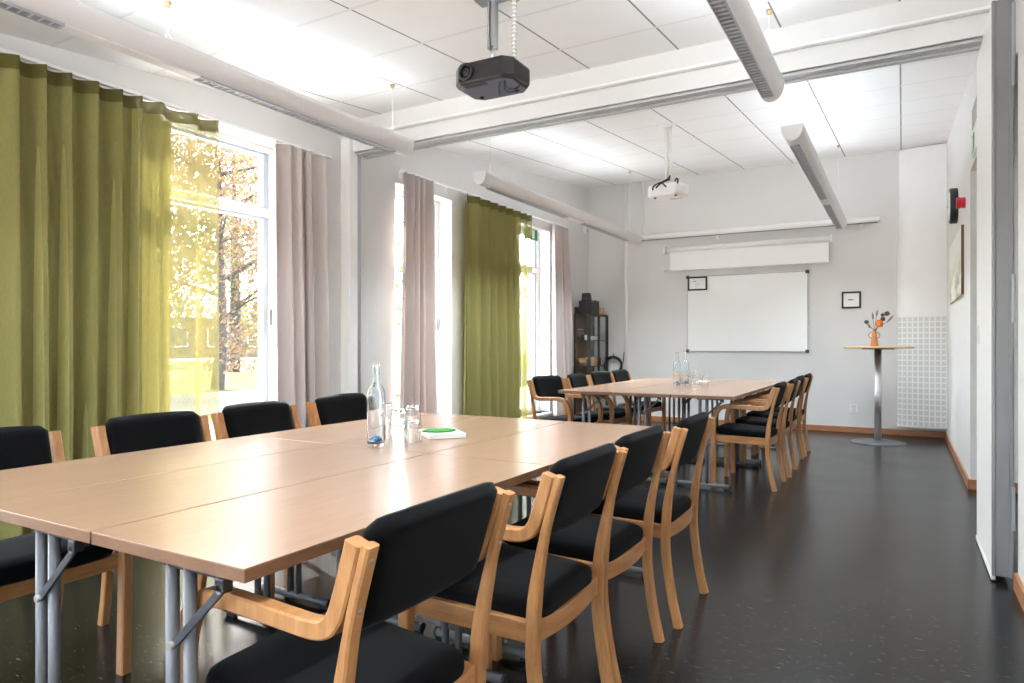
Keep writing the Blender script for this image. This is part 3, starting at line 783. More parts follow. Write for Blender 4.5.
# ------------------------------------------------------------------ chairs
def make_chair():
    t = thing('armchair', '', 'chair')
    YS = .2115
    for s in (-1, 1):
        y_of = lambda z, s=s: s*(YS + .014*z/.79)
        # rear post and leg, one lamination
        path = smooth_path([(0, 0), (.026, .12), (.046, .26), (.049, .36), (.041, .47), (.024, .57), (.004, .66), (-.030, .775)], 6)
        bm = bm_new(); strip(bm, [tuple(p) for p in path], [.033 - .014*max(0, min(1, (p[1]-.45)/.17)) for p in path], y_of, .031); leg = obj('rear_leg', bm, 'chair_wood', t)
        # front leg, armrest and upper stay: one bent strip
        pts = [(.452, 0), (.452, .20), (.452, .42), (.449, .50), (.432, .565), (.395, .608), (.336, .622), (.25, .621), (.16, .617), (.100, .615), (.064, .622), (.043, .642), (.0315, .668), (.0155, .715), (-.0035, .777)]
        path = [tuple(p) for p in smooth_path(pts, 6)]
        n = len(path); th = []
        for (u, z) in path:
            th.append(.036 if z < .6 and u > .3 else (.034 if u > .12 else .034))
        bm = bm_new(); strip(bm, path, th, y_of, .034); obj('armrest', bm, 'chair_wood', t)
        for (u, z) in ((-.0225, .750), (.0035, .662)):
            bm = bm_new(); lathe(bm, [(0, .0025), (.0035, .002), (.0052, .0005), (.0052, -.003), (0, -.003)], 12)
            bmesh.ops.rotate(bm, verts=bm.verts, cent=(0,0,0), matrix=Matrix.Rotation(-PI/2, 3, 'Y'))
            bmesh.ops.translate(bm, verts=bm.verts, vec=(u-.0095, y_of(z), z)); obj('screw', bm, 'steel', leg, smooth=True)
    # seat frame: rails below the cushion
    bm = bm_new()
    for s in (-1, 1):
        vs = box(bm, .045, .44, s*.198-.012, s*.198+.012, .342, .397)
        for v in vs:
            if v.co.x < .1: v.co.z -= .008
    box(bm, .418, .440, -.20, .20, .350, .395)
    N = 12; R = []
    for k in range(N+1):
        y = -.198+.396*k/N; u = .050 - .022*(1-(y/.198)**2)
        R.append([bm.verts.new((u, y, .334)), bm.verts.new((u+.02, y, .334)), bm.verts.new((u+.02, y, .389)), bm.verts.new((u, y, .389))])
    for a, b in zip(R, R[1:]):
        for k in range(4): bm.faces.new((a[k], a[(k+1)%4], b[(k+1)%4], b[k]))
    bm.faces.new(R[0]); bm.faces.new(R[-1][::-1])
    obj('seat_frame', bm, 'chair_wood_h', t, bevel=.003)
    # upholstered seat
    bm = bm_new(); N = 40; rings = []
    def outl(sc_):
        P = []
        for k in range(N):
            a = 2*PI*k/N; e = .21
            c, s = math.cos(a), math.sin(a)
            u = math.copysign(abs(c)**e, c); w = math.copysign(abs(s)**e, s)
            P.append((.248 + u*.210*sc_ - (.012*w*w if u > 0 else 0), w*(.193+.010*u)*(sc_)))
        return P
    tilt = lambda u: (u-.26)*.045
    for (s_, z) in ((.95, .390), (.985, .395), (1.0, .406), (1.0, .424), (.98, .437), (.92, .445), (.6, .449)):
        rings.append([bm.verts.new((u, y, z+tilt(u))) for u, y in outl(s_)])
    for a, b in zip(rings, rings[1:]):
        for k in range(N):
            f = bm.faces.new((a[k], a[(k+1)%N], b[(k+1)%N], b[k])); f.smooth = True
    f = bm.faces.new(rings[-1]); f.smooth = True; bm.faces.new(rings[0][::-1])
    obj('seat', bm, 'seat', t)
    # backrest pad between the posts, bowed a little, corners rounded
    bm = bm_new(); NU, NV = 18, 12; W2 = .196
    lean = lambda z: .055 - (z-.60)*.30
    G = []
    for side in (0, 1):
        g = []
        for j in range(NV+1):
            v = j/NV
            row = []
            for i in range(NU+1):
                w = -1+2*i/NU
                zt = .811 - .020*max(0, abs(w)-.84)**2/.0256 - .006*w*w
                zb = .597 + .014*max(0, abs(w)-.84)**2/.0256
                z = zb+(zt-zb)*v
                edge = min(1, min(1-abs(w), 2*min(v, 1-v)*.55)/.12)
                th = .006 + .018*math.sqrt(max(0, 1-(1-max(0, edge))**2))
                bow = -.014*(1-w*w)
                u = lean(z) + bow + (th if side == 0 else -th)
                row.append(bm.verts.new((u, w*W2*(1+.03*(z-.6)/.2), z)))
            g.append(row)
        G.append(g)
    for side, g in enumerate(G):
        for j in range(NV):
            for i in range(NU):
                f = bm.faces.new((g[j][i], g[j][i+1], g[j+1][i+1], g[j+1][i])); f.smooth = True
    for i in range(NU):
        for j in (0, NV):
            f = bm.faces.new((G[0][j][i], G[0][j][i+1], G[1][j][i+1], G[1][j][i])); f.smooth = True
    for j in range(NV):
        for i in (0, NU):
            f = bm.faces.new((G[0][j][i], G[0][j+1][i], G[1][j+1][i], G[1][j][i])); f.smooth = True
    obj('backrest', bm, 'seat', t)
    return t
chair0 = make_chair(); used = []
def chair(x_rear, y, facing, label, group, tw=0):
    o = chair0 if not used else copy_tree(chair0)
    used.append(o)
    o.location = (x_rear, y, 0); o.rotation_euler = (0, 0, math.radians(tw) + (PI if facing < 0 else 0))
    tag(o, label, 'chair', group)
R_, L_ = 'armchairs on the aisle side of the near tables', 'armchairs on the window side of the near tables'
FR_, FL_ = 'armchairs on the aisle side of the far tables', 'armchairs on the window side of the far tables'
chair(-.778, 1.072, -1, 'beech armchair in the bottom foreground, nearest the camera, back turned to it', R_, 0)
chair(-.764, 1.745, -1, 'second beech armchair from the camera on the aisle side of near tables', R_, .6)
chair(-.782, 2.255, -1, 'third beech armchair from the camera on the aisle side of near tables', R_, -.5)
chair(-.757, 2.835, -1, 'fourth aisle side armchair at near tables, closest to the far table group', R_, .8)
chair(-2.715, 1.125, 1, 'black padded armchair cut by the left picture edge, window side of near tables', L_, .5)
chair(-2.725, 1.745, 1, 'armchair backed by the green curtain, broadest black back behind the near tables', L_, -1)
chair(-2.79, 2.325, 1, 'armchair with black back right under the clear window glass', L_, .5)
chair(-2.84, 2.965, 1, 'armchair left of the bottle, in front of the near pinkish grey curtain', L_, -1)
chair(-.825, 5.63, -1, 'first far group aisle armchair, its whole side and armrest in view', FR_, -1)
chair(-.812, 6.25, -1, 'second far group aisle armchair, behind the fully visible one', FR_, .8)
chair(-.835, 6.87, -1, 'third far group aisle armchair, mostly hidden by two before it', FR_, -.5)
chair(-.830, 7.45, -1, 'last far group aisle armchair, nearest the back wall', FR_, .8)
chair(-2.86, 5.66, 1, 'far group window side armchair in front of the far green curtain, arm in view', FL_, -14)
chair(-2.78, 6.15, 1, 'second far group window side armchair, behind the table corner', FL_, .6)
chair(-2.84, 6.89, 1, 'third far group window side armchair, in front of the black cabinet', FL_, -8)
chair(-2.83, 7.455, 1, 'last far group window side armchair, in front of the cable coil', FL_, -4)

# ------------------------------------------------------------------ things on the tables
def make_bottle():
    t = thing('bottle', '', 'bottle')
    out = [(0, .012), (.022, .004), (.030, 0), (.0345, .006), (.035, .02), (.035, .19), (.033, .208), (.026, .226), (.0175, .238), (.0135, .25), (.0125, .30), (.0155, .302), (.0155, .314), (.0125, .315)]
    inn = [(.0105, .314), (.0102, .25), (.015, .236), (.0235, .222), (.030, .205), (.0318, .19), (.0318, .022), (.028, .012), (0, .022)]
    bm = bm_new(); lathe(bm, out+inn, 36); obj('glass', bm, 'bottle_glass', t, smooth=True)
    bm = bm_new(); lathe(bm, [(0, .040), (.010, .038), (.020, .030), (.026, .020), (.0285, .0145), (.0285, .0235), (.0, .0235)], 30)
    obj('punt', bm, 'blue_glass', t, smooth=True)
    return t
b0 = make_bottle()
b0.location = (-1.742, 2.005, ZT+.0005); tag(b0, 'clear glass bottle with blue base standing alone on the near tables', 'bottle')
for (x, y, l) in ((-1.845, 6.37, 'left one of two clear glass bottles on the far tables'), (-1.79, 6.46, 'right one of two clear glass bottles, close to far glasses')):
    o = copy_tree(b0); o.location = (x, y, ZT+.0005); tag(o, l, 'bottle', 'water bottles on the far tables')

def make_tumbler():
    out = [(0, .088), (.022, .088), (.0255, .085), (.027, .078), (.0305, .05), (.0345, .012), (.036, .0)]
    inn = [(.0342, .0), (.0325, .014), (.0285, .05), (.0250, .072), (.022, .075), (0, .076)]
    bm = bm_new(); lathe(bm, out+inn, 18, facet=True)
    return obj('drinking_glass', bm, 'glass')
g0 = make_tumbler(); first = True
stacks = [(-1.855, 2.22, 'rear stack behind the bottle'), (-1.655, 2.03, 'front stack by the bottle'), (-1.692, 2.165, 'right stack by the notepad')]
for (x, y, l) in stacks:
    for k in range(2):
        o = g0 if first else g0.copy()
        if not first: C.objects.link(o)
        first = False
        o.location = (x, y, ZT+.0005+k*.0565); o.rotation_euler = (0, 0, .3*k+x*7)
        tag(o, ('lower' if k == 0 else 'upper')+' upturned tumbler of the '+l, 'glass', 'tumblers on the near tables')
for (x, y, l) in ((-1.805, 6.60, 'nearest the bottles'), (-1.728, 6.625, 'in the middle'), (-1.652, 6.65, 'furthest right'), (-1.765, 6.71, 'at the rear')):
    o = g0.copy(); C.objects.link(o); o.location = (x, y, ZT+.0005); tag(o, 'small upturned glass on the far tables, '+l+' of the four', 'glass', 'glasses on the far tables')
    if l in ('in the middle',):
        o2 = g0.copy(); C.objects.link(o2); o2.location = (x, y, ZT+.0565); tag(o2, 'small glass stacked on top of the middle glass of the far tables', 'glass', 'glasses on the far tables')

t = thing('notepad', 'white notepad lying on the near tables right of the tumblers', 'notepad', (-1.70, 2.372, ZT+.0005), math.radians(50))
pbox('pages', 'paper', t, -.078, .078, -.102, .102, .001, .017, bevel=.001)
pbox('cover', 'white', t, -.080, .080, -.104, .104, .017, .0185)
bm = bm_new(); N = 26; top = []; bot = []
P = []
for k in range(N+1):
    f = k/N; w = .052*math.sin(PI*f)**.75 + .010
    P.append((-.075+.15*f, w*(.95+.16*(k % 2))))
ring = [(x, y) for x, y in P] + [(x, -y) for x, y in P[::-1]]
A = [bm.verts.new((x, y, 0)) for x, y in ring]; B = [bm.verts.new((x*.98, y*.95, .005)) for x, y in ring]
bm.faces.new(A[::-1]); bm.faces.new(B)
for k in range(len(ring)): bm.faces.new((A[k], A[(k+1)%len(ring)], B[(k+1)%len(ring)], B[k]))
tag(obj('felt_leaf', bm, 'leaf_green', loc=(-1.715, 2.375, ZT+.0195)), 'flat green leaf shaped piece with serrated edge on the white notepad', 'leaf')
bpy.data.objects['felt_leaf'].rotation_euler = (0, 0, math.radians(62))
bm = bm_new(); box(bm, -.05, .05, -.07, .07, 0, .012)
tag(obj('notebook', bm, 'paper', loc=(-1.80, 7.15, ZT+.0005), bevel=.001), 'small white notebook lying right of the far glasses', 'notebook')

# ------------------------------------------------------------------ back wall
y = YB
t = thing('projection_screen', 'white roll-down projection screen partly lowered above the whiteboard', 'projection screen', (-1.845, y-.004, 2.43))
bm = bm_new(); tube(bm, [(-1.03, -.055, .0), (1.055, -.055, .0)], .038, 18); obj('case', bm, 'white', t)
for xx in (-1.06, 1.07):
    bm = bm_new(); box(bm, xx-.014, xx+.014, -.10, 0, -.05, .045); obj('end_bracket', bm, 'white', t, bevel=.006)
pbox('cloth', 'screen_cloth', t, -.985, 1.045, -.060, -.056, -.29, -.01)
bm = bm_new(); tube(bm, [(-1.07, -.058, -.295), (1.05, -.058, -.295)], .010, 10); bt = obj('bottom_bar', bm, 'cable_white', t)
bm = bm_new(); tube(bm, [(.09+.03*math.cos(a*PI/8), -.058, -.30+.028*math.sin(-a*PI/8)) for a in range(9)], .005, 6); obj('pull_handle', bm, 'vent', bt)

t = thing('whiteboard', 'large empty whiteboard with thin metal frame on back wall', 'whiteboard', (-1.826, y, 1.525))
a, b = .770, .512
pbox('board', 'board', t, -a, a, -.016, -.002, -b, b)
bm = bm_new(); f = .010
box(bm, -a-f, a+f, -.02, 0, b, b+f); box(bm, -a-f, a+f, -.02, 0, -b-f, -b); box(bm, -a-f, -a, -.02, 0, -b, b); box(bm, a, a+f, -.02, 0, -b, b)
obj('frame', bm, 'alu', t, bevel=.002)
for sx in (-1, 1):
    for sz in (-1, 1):
        bm = bm_new(); box(bm, sx*a-.022, sx*a+.022, -.024, 0, sz*b-.022, sz*b+.022)
        obj('corner', bm, 'strut', t, bevel=.006)
def picture(loc, w, h, label, marks):
    t = thing('framed_picture', label, 'picture', loc)
    bm = bm_new(); f = .020
    box(bm, -w, w, -.022, 0, h-f, h); box(bm, -w, w, -.022, 0, -h, -h+f); box(bm, -w, -w+f, -.022, 0, -h+f, h-f); box(bm, w-f, w, -.022, 0, -h+f, h-f)
    obj('frame', bm, 'black', t, bevel=.002)
    pr = pbox('print', 'paper', t, -w+f, w-f, -.010, -.004, -h+f, h-f)
    for (x0, x1, z0, z1, m) in marks:
        bm = bm_new(); box(bm, x0, x1, -.0115, -.0095, z0, z1); obj('printed_mark', bm, m, pr)
picture((-2.455, y-.0245, 1.942), .132, .094, 'black framed notice hung on the top left corner of the whiteboard',
        [(-.06, -.02, .03, .037, 'ink'), (-.03, .03, -.005, .002, 'vent'), (-.05, .05, -.02, -.016, 'vent'), (-.04, .02, -.035, -.031, 'vent')])
picture((-.549, y, 1.656), .108, .104, 'small square black framed picture on the wall above the bar table', [(-.035, .015, -.004, .008, 'ink_dark'), (.018, .034, -.002, .006, 'ink')])

t = thing('wall_socket', 'white double wall socket low on back wall left of bar table', 'socket', (-.52, y, .303))
pbox('plate', 'white', t, -.048, .048, -.014, 0, -.055, .055, bevel=.005)
for z in (.026, -.024):
    bm = bm_new(); lathe(bm, [(.019, 0), (.0215, .004), (.0215, .006), (.019, .006)], 20, closed=True); bmesh.ops.rotate(bm, verts=bm.verts, cent=(0,0,0), matrix=Matrix.Rotation(PI/2, 3, 'X'))
    bmesh.ops.translate(bm, verts=bm.verts, vec=(0, -.012, z)); so = obj('outlet', bm, 'ink', t)
    bm = bm_new()
    for sx in (-.008, .008): tube(bm, [(sx, -.0145, z), (sx, -.0125, z)], .003, 8)
    obj('hole', bm, 'black', so)

# curved ventilation duct cover in the corner
t = thing('ventilation_duct', 'tall curved white ventilation cover with grid of perforations in the right corner', 'ventilation duct', (XR, YB, .12))
def arc(s, n=24):
    """bulging front from the back wall to the right wall"""
    P = []
    for k in range(n+1):
        a = k/n*PI/2
        P.append((-.503*s*math.cos(a)**.9, -.17*s*math.sin(a)**.8))
    return P
def shell(name, m, s, z0, z1, parent, th=.0):
    bm = bm_new(); P = arc(s)
    A = [bm.verts.new((x, yy, z0)) for x, yy in P]+[bm.verts.new((0, 0, z0))]; B = [bm.verts.new((x, yy, z1)) for x, yy in P]+[bm.verts.new((0, 0, z1))]
    n = len(A)
    for k in range(n): bm.faces.new((A[k], A[(k+1)%n], B[(k+1)%n], B[k]))
    bm.faces.new(A[::-1]); bm.faces.new(B)
    o = obj(name, bm, m, parent)
    for p in o.data.polygons: p.use_smooth = True
    o.data.set_sharp_from_angle(angle=math.radians(35))
    return o
lo = shell('lower_cover', 'duct', 1.0, 0, 2.17, t)
shell('upper_cover', 'duct', .965, 2.17, cz(9.3)-.13, t)
# perforated fields laid on the curve
P = arc(1.003, 180)
ln = [0]
for p, q in zip(P, P[1:]): ln.append(ln[-1]+math.dist(p, q))
def at(d):
    d = max(0, min(ln[-1], d)); i = 0
    while i < len(ln)-2 and ln[i+1] < d: i += 1
    f = (d-ln[i])/(ln[i+1]-ln[i]); return (P[i][0]+(P[i+1][0]-P[i][0])*f, P[i][1]+(P[i+1][1]-P[i][1])*f)
bm = bm_new(); nc, nr = 10, 20; pw = ln[-1]/nc; ph = 1.30/nr
for c in range(nc):
    for r in range(nr):
        d0 = c*pw+.007; d1 = (c+1)*pw-.007; z0 = .012+r*ph+.007; z1 = .012+(r+1)*ph-.007
        pts = [at(d0+(d1-d0)*k/3) for k in range(4)]
        lo_ = [bm.verts.new((x, yy, z0)) for x, yy in pts]; hi_ = [bm.verts.new((x, yy, z1)) for x, yy in pts]
        for k in range(3): bm.faces.new((lo_[k], lo_[k+1], hi_[k+1], hi_[k]))
obj('perforated_grid', bm, 'duct_holes', lo)

# ------------------------------------------------------------------ bar table, vase and flowers
BX, BYY = -.235, 8.70
t = thing('bar_table', 'round wooden topped standing table on a chrome pedestal by back wall', 'table', (BX, BYY, 0))
bm = bm_new(); lathe(bm, [(0, 0), (.28, 0), (.28, .006), (.26, .012), (.06, .022), (.04, .03), (0, .03)], 56); obj('base', bm, 'tube', t)
bm = bm_new(); tube(bm, [(0, 0, .02), (0, 0, 1.055)], .036, 28); obj('column', bm, 'chrome', t)
bm = bm_new(); lathe(bm, [(0, 1.056), (.342, 1.056), (.35, 1.062), (.35, 1.074), (.346, 1.078), (0, 1.078)], 64); obj('tabletop', bm, 'bar_top', t)
bm = bm_new(); box(bm, -.16, .16, -.02, .02, 1.044, 1.056); box(bm, -.02, .02, -.16, .16, 1.044, 1.056); obj('top_bracket', bm, 'strut', t)
zt = 1.0785
t = thing('vase', 'terracotta vase with two ring handles on the bar table', 'vase', (BX-.035, BYY-.02, zt))
bm = bm_new(); lathe(bm, [(0, 0), (.040, 0), (.042, .006), (.036, .06), (.026, .12), (.019, .155), (.021, .172), (.016, .172), (.015, .15), (.02, .11), (.028, .05), (0, .02)], 28); obj('body', bm, 'terracotta', t, smooth=True)
for s in (-1, 1):
    bm = bm_new(); tube(bm, [(s*(.034+.025*math.cos(a)), 0, .125+.030*math.sin(a)) for a in [PI*(-.78)+PI*1.56*k/14 for k in range(15)]], .005, 8)
    bmesh.ops.rotate(bm, verts=bm.verts, cent=(0,0,0), matrix=Matrix.Rotation(.4, 3, 'Z')); obj('handle', bm, 'terracotta', t, smooth=True)
fx, fy_ = BX-.035, BYY-.02
def ball(bm, c, r, n=60, spike=.35):
    for k in range(n):
        zz = 1-2*(k+.5)/n; a = k*2.39996; rr = math.sqrt(1-zz*zz); d = Vector((rr*math.cos(a), rr*math.sin(a), zz))
        q = d.orthogonal().normalized()*r*.30; w = d.cross(q)
        p = Vector(c)+d*r*.7; tip = Vector(c)+d*r*(1+spike*random.random())
        v = [bm.verts.new(p+q), bm.verts.new(p-q*.5+w*.87), bm.verts.new(p-q*.5-w*.87), bm.verts.new(tip)]
        for f in ((0,1,3),(1,2,3),(2,0,3),(0,2,1)): bm.faces.new([v[i] for i in f])
def flower(name, label, dx, dz, kind, r, dy=0, group='dried flowers in the vase'):
    base = Vector((0, 0, .10)); tip = Vector((dx, dy, dz))
    t = thing(name, label, 'flower', (fx, fy_, zt), group=group)
    bm = bm_new(); tube(bm, smooth_path([base*.6, Vector((dx*.1, dy*.1, .175)), Vector((dx*.55, dy*.5, .175+(dz-.175)*.55)), tip], 6), .0025, 6); obj('stem', bm, 'stem', t)
    bm = bm_new()
    if kind == 'ball': ball(bm, tip, r); obj('flower_head', bm, 'thistle', t)
    elif kind == 'rose':
        for k in range(40):
            f = k/40; a = k*2.39996; rr = r*(.25+.75*f); c = tip + Vector((math.cos(a)*rr*.6, math.sin(a)*rr*.6, r*(.7-.9*f)))
            d = Vector((math.cos(a), math.sin(a), .5-.4*f)).normalized(); q = Vector((-math.sin(a), math.cos(a), 0))*r*.45; w = Vector((0,0,1))*r*.5
            v = [bm.verts.new(c-q-w), bm.verts.new(c+q-w), bm.verts.new(c+q*.9+w+d*r*.25), bm.verts.new(c+d*r*.32), bm.verts.new(c-q*.9+w+d*r*.25)]
            bm.faces.new((v[0], v[1], v[3])); bm.faces.new((v[1], v[2], v[3])); bm.faces.new((v[2], v[4], v[3])); bm.faces.new((v[4], v[0], v[3]))
        obj('flower_head', bm, 'flower_orange', t)
    elif kind == 'leaf':
        d = (tip-base).normalized(); q = Vector((-d.z, 0, d.x))
        L_f = r; N = 8; A = []; B = []; Tt = []
        for k in range(N+1):
            f = k/N; w = .011*math.sin(PI*min(1, f*.92+.04)); c = tip + d*L_f*(f-.4)
            A.append(bm.verts.new(c+q*w)); B.append(bm.verts.new(c-q*w)); Tt.append(bm.verts.new(c+Vector((0, -.004, 0))))
        for k in range(N):
            bm.faces.new((A[k], A[k+1], Tt[k+1], Tt[k])); bm.faces.new((Tt[k], Tt[k+1], B[k+1], B[k])); bm.faces.new((A[k], B[k], B[k+1], A[k+1]))
        obj('leaf', bm, 'dry_leaf', t)
flower('orange_flower', 'orange bloom just above the vase rim', .052, .245, 'rose', .042, -.02)
flower('dried_thistle', 'brown dried thistle head leaning out left of the vase', -.078, .275, 'ball', .022)
flower('dried_thistle', 'brown dried thistle head just above the orange bloom', .085, .305, 'ball', .024, .01)
flower('dried_thistle', 'brown dried thistle head standing highest at the upper right', .125, .368, 'ball', .026, .01)
flower('dried_thistle', 'brown dried thistle head left of the topmost one', .082, .352, 'ball', .019, .02)
flower('dried_leaf', 'dried leaf spray pointing right beside the orange bloom', .150, .298, 'leaf', .11)
flower('dried_leaf', 'slim dried leaf standing upright above the vase', .025, .365, 'leaf', .08, .01)
flower('dried_leaf', 'slim dried leaf upright left of the centre of the bouquet', -.015, .33, 'leaf', .09, .01)
flower('dried_leaf', 'short dried leaf low at the left of the bouquet', -.052, .225, 'leaf', .06)

# ------------------------------------------------------------------ right wall
t = thing('wall_clock', 'round wall clock with black rim seen edge-on on right wall', 'clock', (XR, 7.62, 2.40), 0)
def xdisc(bm, prof, seg=40, c=(0,0,0)):
    """lathe round the -X axis"""
    lathe(bm, prof, seg); bmesh.ops.rotate(bm, verts=bm.verts, cent=(0,0,0), matrix=Matrix.Rotation(-PI/2, 3, 'Y')); bmesh.ops.translate(bm, verts=bm.verts, vec=c)
bm = bm_new(); xdisc(bm, [(.145, 0), (.162, 0), (.165, .01), (.165, .055), (.158, .064), (.148, .064), (.145, .05)], 48); obj('rim', bm, 'black', t)
bm = bm_new(); xdisc(bm, [(0, .02), (.149, .02), (.149, .060), (.12, .068), (0, .074)], 48); d = obj('dial', bm, 'paper', t)
bm = bm_new(); box(bm, -.0755, -.0735, -.004, .004, -.02, .07); obj('minute_hand', bm, 'black', d)
bm = bm_new(); box(bm, -.0775, -.0757, -.015, .05, -.005, .005); obj('hour_hand', bm, 'black', d)
t = thing('alarm_sounder', 'red fire alarm sounder beside the clock on right wall', 'alarm', (XR, 6.69, 2.262))
bm = bm_new(); xdisc(bm, [(0, 0), (.045, 0), (.045, .02), (.042, .03), (0, .03)], 28); obj('base', bm, 'red', t)
bm = bm_new(); xdisc(bm, [(.0, .03), (.042, .03), (.047, .036), (.047, .055), (.042, .062), (0, .062)], 28); obj('horn', bm, 'red', t)
t = thing('picture', 'unframed canvas of misty green woodland on the right wall', 'picture', (XR, 7.62, 1.81))
bm = bm_new(); box(bm, -.020, 0, -.80, .80, -.29, .29); obj('canvas', bm, 'painting', t, bevel=.003)
bm = bm_new(); box(bm, -.021, -.001, -.806, -.800, -.291, .291); obj('side_edge', bm, 'brown_board', t)
t = thing('air_vent', 'grey ventilation grille high on the right wall', 'vent', (XR, 5.66, 2.70))
pbox('frame', 'white', t, -.012, 0, -.22, .22, -.085, .085, bevel=.003)
for k in range(7): pbox('slat', 'vent', t, -.018, -.012, -.20, .20, -.07+k*.021, -.058+k*.021)
t = thing('exit_sign', 'green and white emergency exit sign above the recess on right wall', 'exit sign', (XR, 5.68, 2.515))
pbox('plate', 'paper', t, -.015, 0, -.20, .20, -.08, .08, bevel=.003)
pbox('green_field', 'sign_green', t, -.018, -.0152, .02, .18, -.06, .06)
bm = bm_new(); box(bm, -.020, -.018, .10, .15, -.045, .045); obj('door_symbol', bm, 'paper', t)
t = thing('exit_sign', 'green emergency exit sign hung in the rearmost window', 'exit sign', (XL-.10, 7.86, 2.545))
pbox('plate', 'sign_green', t, -.004, .004, -.17, .17, -.075, .075, bevel=.002)
bm = bm_new(); box(bm, .0042, .006, .02, .08, -.055, .055); obj('door_symbol', bm, 'paper', t)
# white running figure and arrow
bm = bm_new(); lathe(bm, [(0, 0), (.012, 0), (.012, .002), (0, .002)], 14); bmesh.ops.rotate(bm, verts=bm.verts, cent=(0,0,0), matrix=Matrix.Rotation(PI/2, 3, 'Y')); bmesh.ops.translate(bm, verts=bm.verts, vec=(.0042, -.02, .042))
for (a, b) in (((-.02, .03), (-.04, -.005)), ((-.04, -.005), (-.02, -.05)), ((-.04, -.005), (-.075, -.03)), ((-.028, .02), (0, 0)), ((-.028, .02), (-.06, .02))):
    tube(bm, [(.005, a[0], a[1]), (.005, b[0], b[1])], .005, 6)
for (a, b) in (((-.15, 0), (-.10, 0)), ((-.15, 0), (-.13, .02)), ((-.15, 0), (-.13, -.02))): tube(bm, [(.005, a[0], a[1]), (.005, b[0], b[1])], .005, 6)
obj('running_figure', bm, 'paper', t)
bm = bm_new()
tube(bm, [(0, -.12, .07), (0, -.12, .075+.03)], .0015, 6); tube(bm, [(0, .12, .07), (0, .12, .105)], .0015, 6); obj('hanger', bm, 'steel', t)
t = thing('motion_sensor', 'small white motion sensor high on left wall near the rear corner', 'sensor', (XL, 9.33, 2.80))
pbox('housing', 'white', t, 0, .045, -.035, .035, -.055, .055, bevel=.012)
pbox('lens', 'vent', t, .043, .050, -.024, .024, -.045, .01, bevel=.004)
# ------------------------------------------------------------------ cabinet in the corner
CX0, CX1, CY0, CY1, CH = -3.94, -3.72, 8.62, 9.30, 1.53
t = thing('display_cabinet', 'black metal glass fronted cabinet in the back left corner', 'cabinet', ((CX0+CX1)/2, (CY0+CY1)/2, 0))
hx, hy = (CX1-CX0)/2, (CY1-CY0)/2; r = .022
bm = bm_new()
for sx in (-1, 1):
    for sy in (-1, 1): box(bm, sx*hx-r*(sx > 0), sx*hx+r*(sx < 0), sy*hy-r*(sy > 0), sy*hy+r*(sy < 0), 0, CH-.0)
for sx in (-1, 1):
    for z in (.06, CH-.025): box(bm, sx*hx-r*(sx > 0), sx*hx+r*(sx < 0), -hy+r, hy-r, z, z+.025)
for sy in (-1, 1):
    for z in (.06, CH-.025): box(bm, -hx+r, hx-r, sy*hy-r*(sy > 0), sy*hy+r*(sy < 0), z, z+.025)
obj('frame', bm, 'black', t)
pbox('top_panel', 'black', t, -hx+r, hx-r, -hy+r, hy-r, CH-.012, CH-.001)
pbox('bottom_panel', 'black', t, -hx+r, hx-r, -hy+r, hy-r, .062, .072)
pbox('back_panel', 'brown_board', t, -hx, -hx+.004, -hy+r, hy-r, .085, CH-.025)
SHZ = [.45, .80, 1.16]
for z in SHZ: pbox('shelf', 'black', t, -hx+.006, hx-.035, -hy+.004, hy-.004, z-.012, z)
for sy in (-1, 1): pbox('side_glass', 'pane', t, -hx+r, hx-r, sy*hy-.008, sy*hy-.004, .085, CH-.025)
for k, (a, b) in enumerate(((-hy+.003, -.002), (.002, hy-.003))):
    bm = bm_new(); xx = hx+.001
    box(bm, xx, xx+.018, a, a+.022, .07, CH-.01); box(bm, xx, xx+.018, b-.022, b, .07, CH-.01); box(bm, xx, xx+.018, a+.022, b-.022, .07, .092); box(bm, xx, xx+.018, a+.022, b-.022, CH-.032, CH-.01)
    d = obj('door', bm, 'black', t)
    pbox('door_glass', 'pane', d, xx+.007, xx+.010, a+.02, b-.02, .09, CH-.03)
    yy = -.012 if k == 0 else .012
    pbox('handle', 'black', d, xx+.018, xx+.034, yy-.008, yy+.008, .80, .92, bevel=.003)
def prop(name, m, b, label, cat, bevel=.004, group=None):
    cx, cy = (b[0]+b[1])/2, (b[2]+b[3])/2
    bm = bm_new(); box(bm, b[0]-cx, b[1]-cx, b[2]-cy, b[3]-cy, 0, b[5]-b[4])
    return tag(obj(name, bm, m, loc=(cx, cy, b[4]+.0006), bevel=bevel), label, cat, group)
e = thing('black_case', 'large black case on top of the corner cabinet', 'case', (-3.83, 8.86, CH+.0006))
pbox('body', 'black', e, -.09, .10, -.12, .17, 0, .165, bevel=.008); pbox('lid', 'black_gloss', e, -.092, .102, -.122, .172, .166, .182, bevel=.004)
pbox('clasp', 'strut', e, .10, .108, .0, .04, .13, .19)
e = thing('black_box', 'smaller tapered black box standing on top of the large black case', 'box', (-3.84, 8.83, CH+.1836), .15)
bm = bm_new(); vs = box(bm, -.06, .06, -.07, .07, 0, .10)
for v in vs:
    if v.co.z > .05: v.co.x *= .86; v.co.y *= .86
obj('body', bm, 'black', e, bevel=.01)
pbox('lid', 'black_gloss', e, -.05, .05, -.06, .06, .1005, .106, bevel=.002)
e = prop('black_box', 'black', (-3.935, -3.90, 8.63, 8.72, CH, CH+.09), 'small black box at the window end of cabinet top', 'box')
e = thing('cardboard_box', 'small cardboard box on the rear end of cabinet top', 'box', (-3.80, 9.15, CH+.0006))
pbox('body', 'card', e, -.06, .06, -.08, .08, 0, .10, bevel=.002); pbox('tape', 'plug', e, -.0605, .0605, -.02, .02, .04, .1006)
e = thing('storage_jar', 'glass jar with grey lid on the upper shelf of cabinet', 'jar', (-3.875, 8.70, SHZ[2]+.0006))
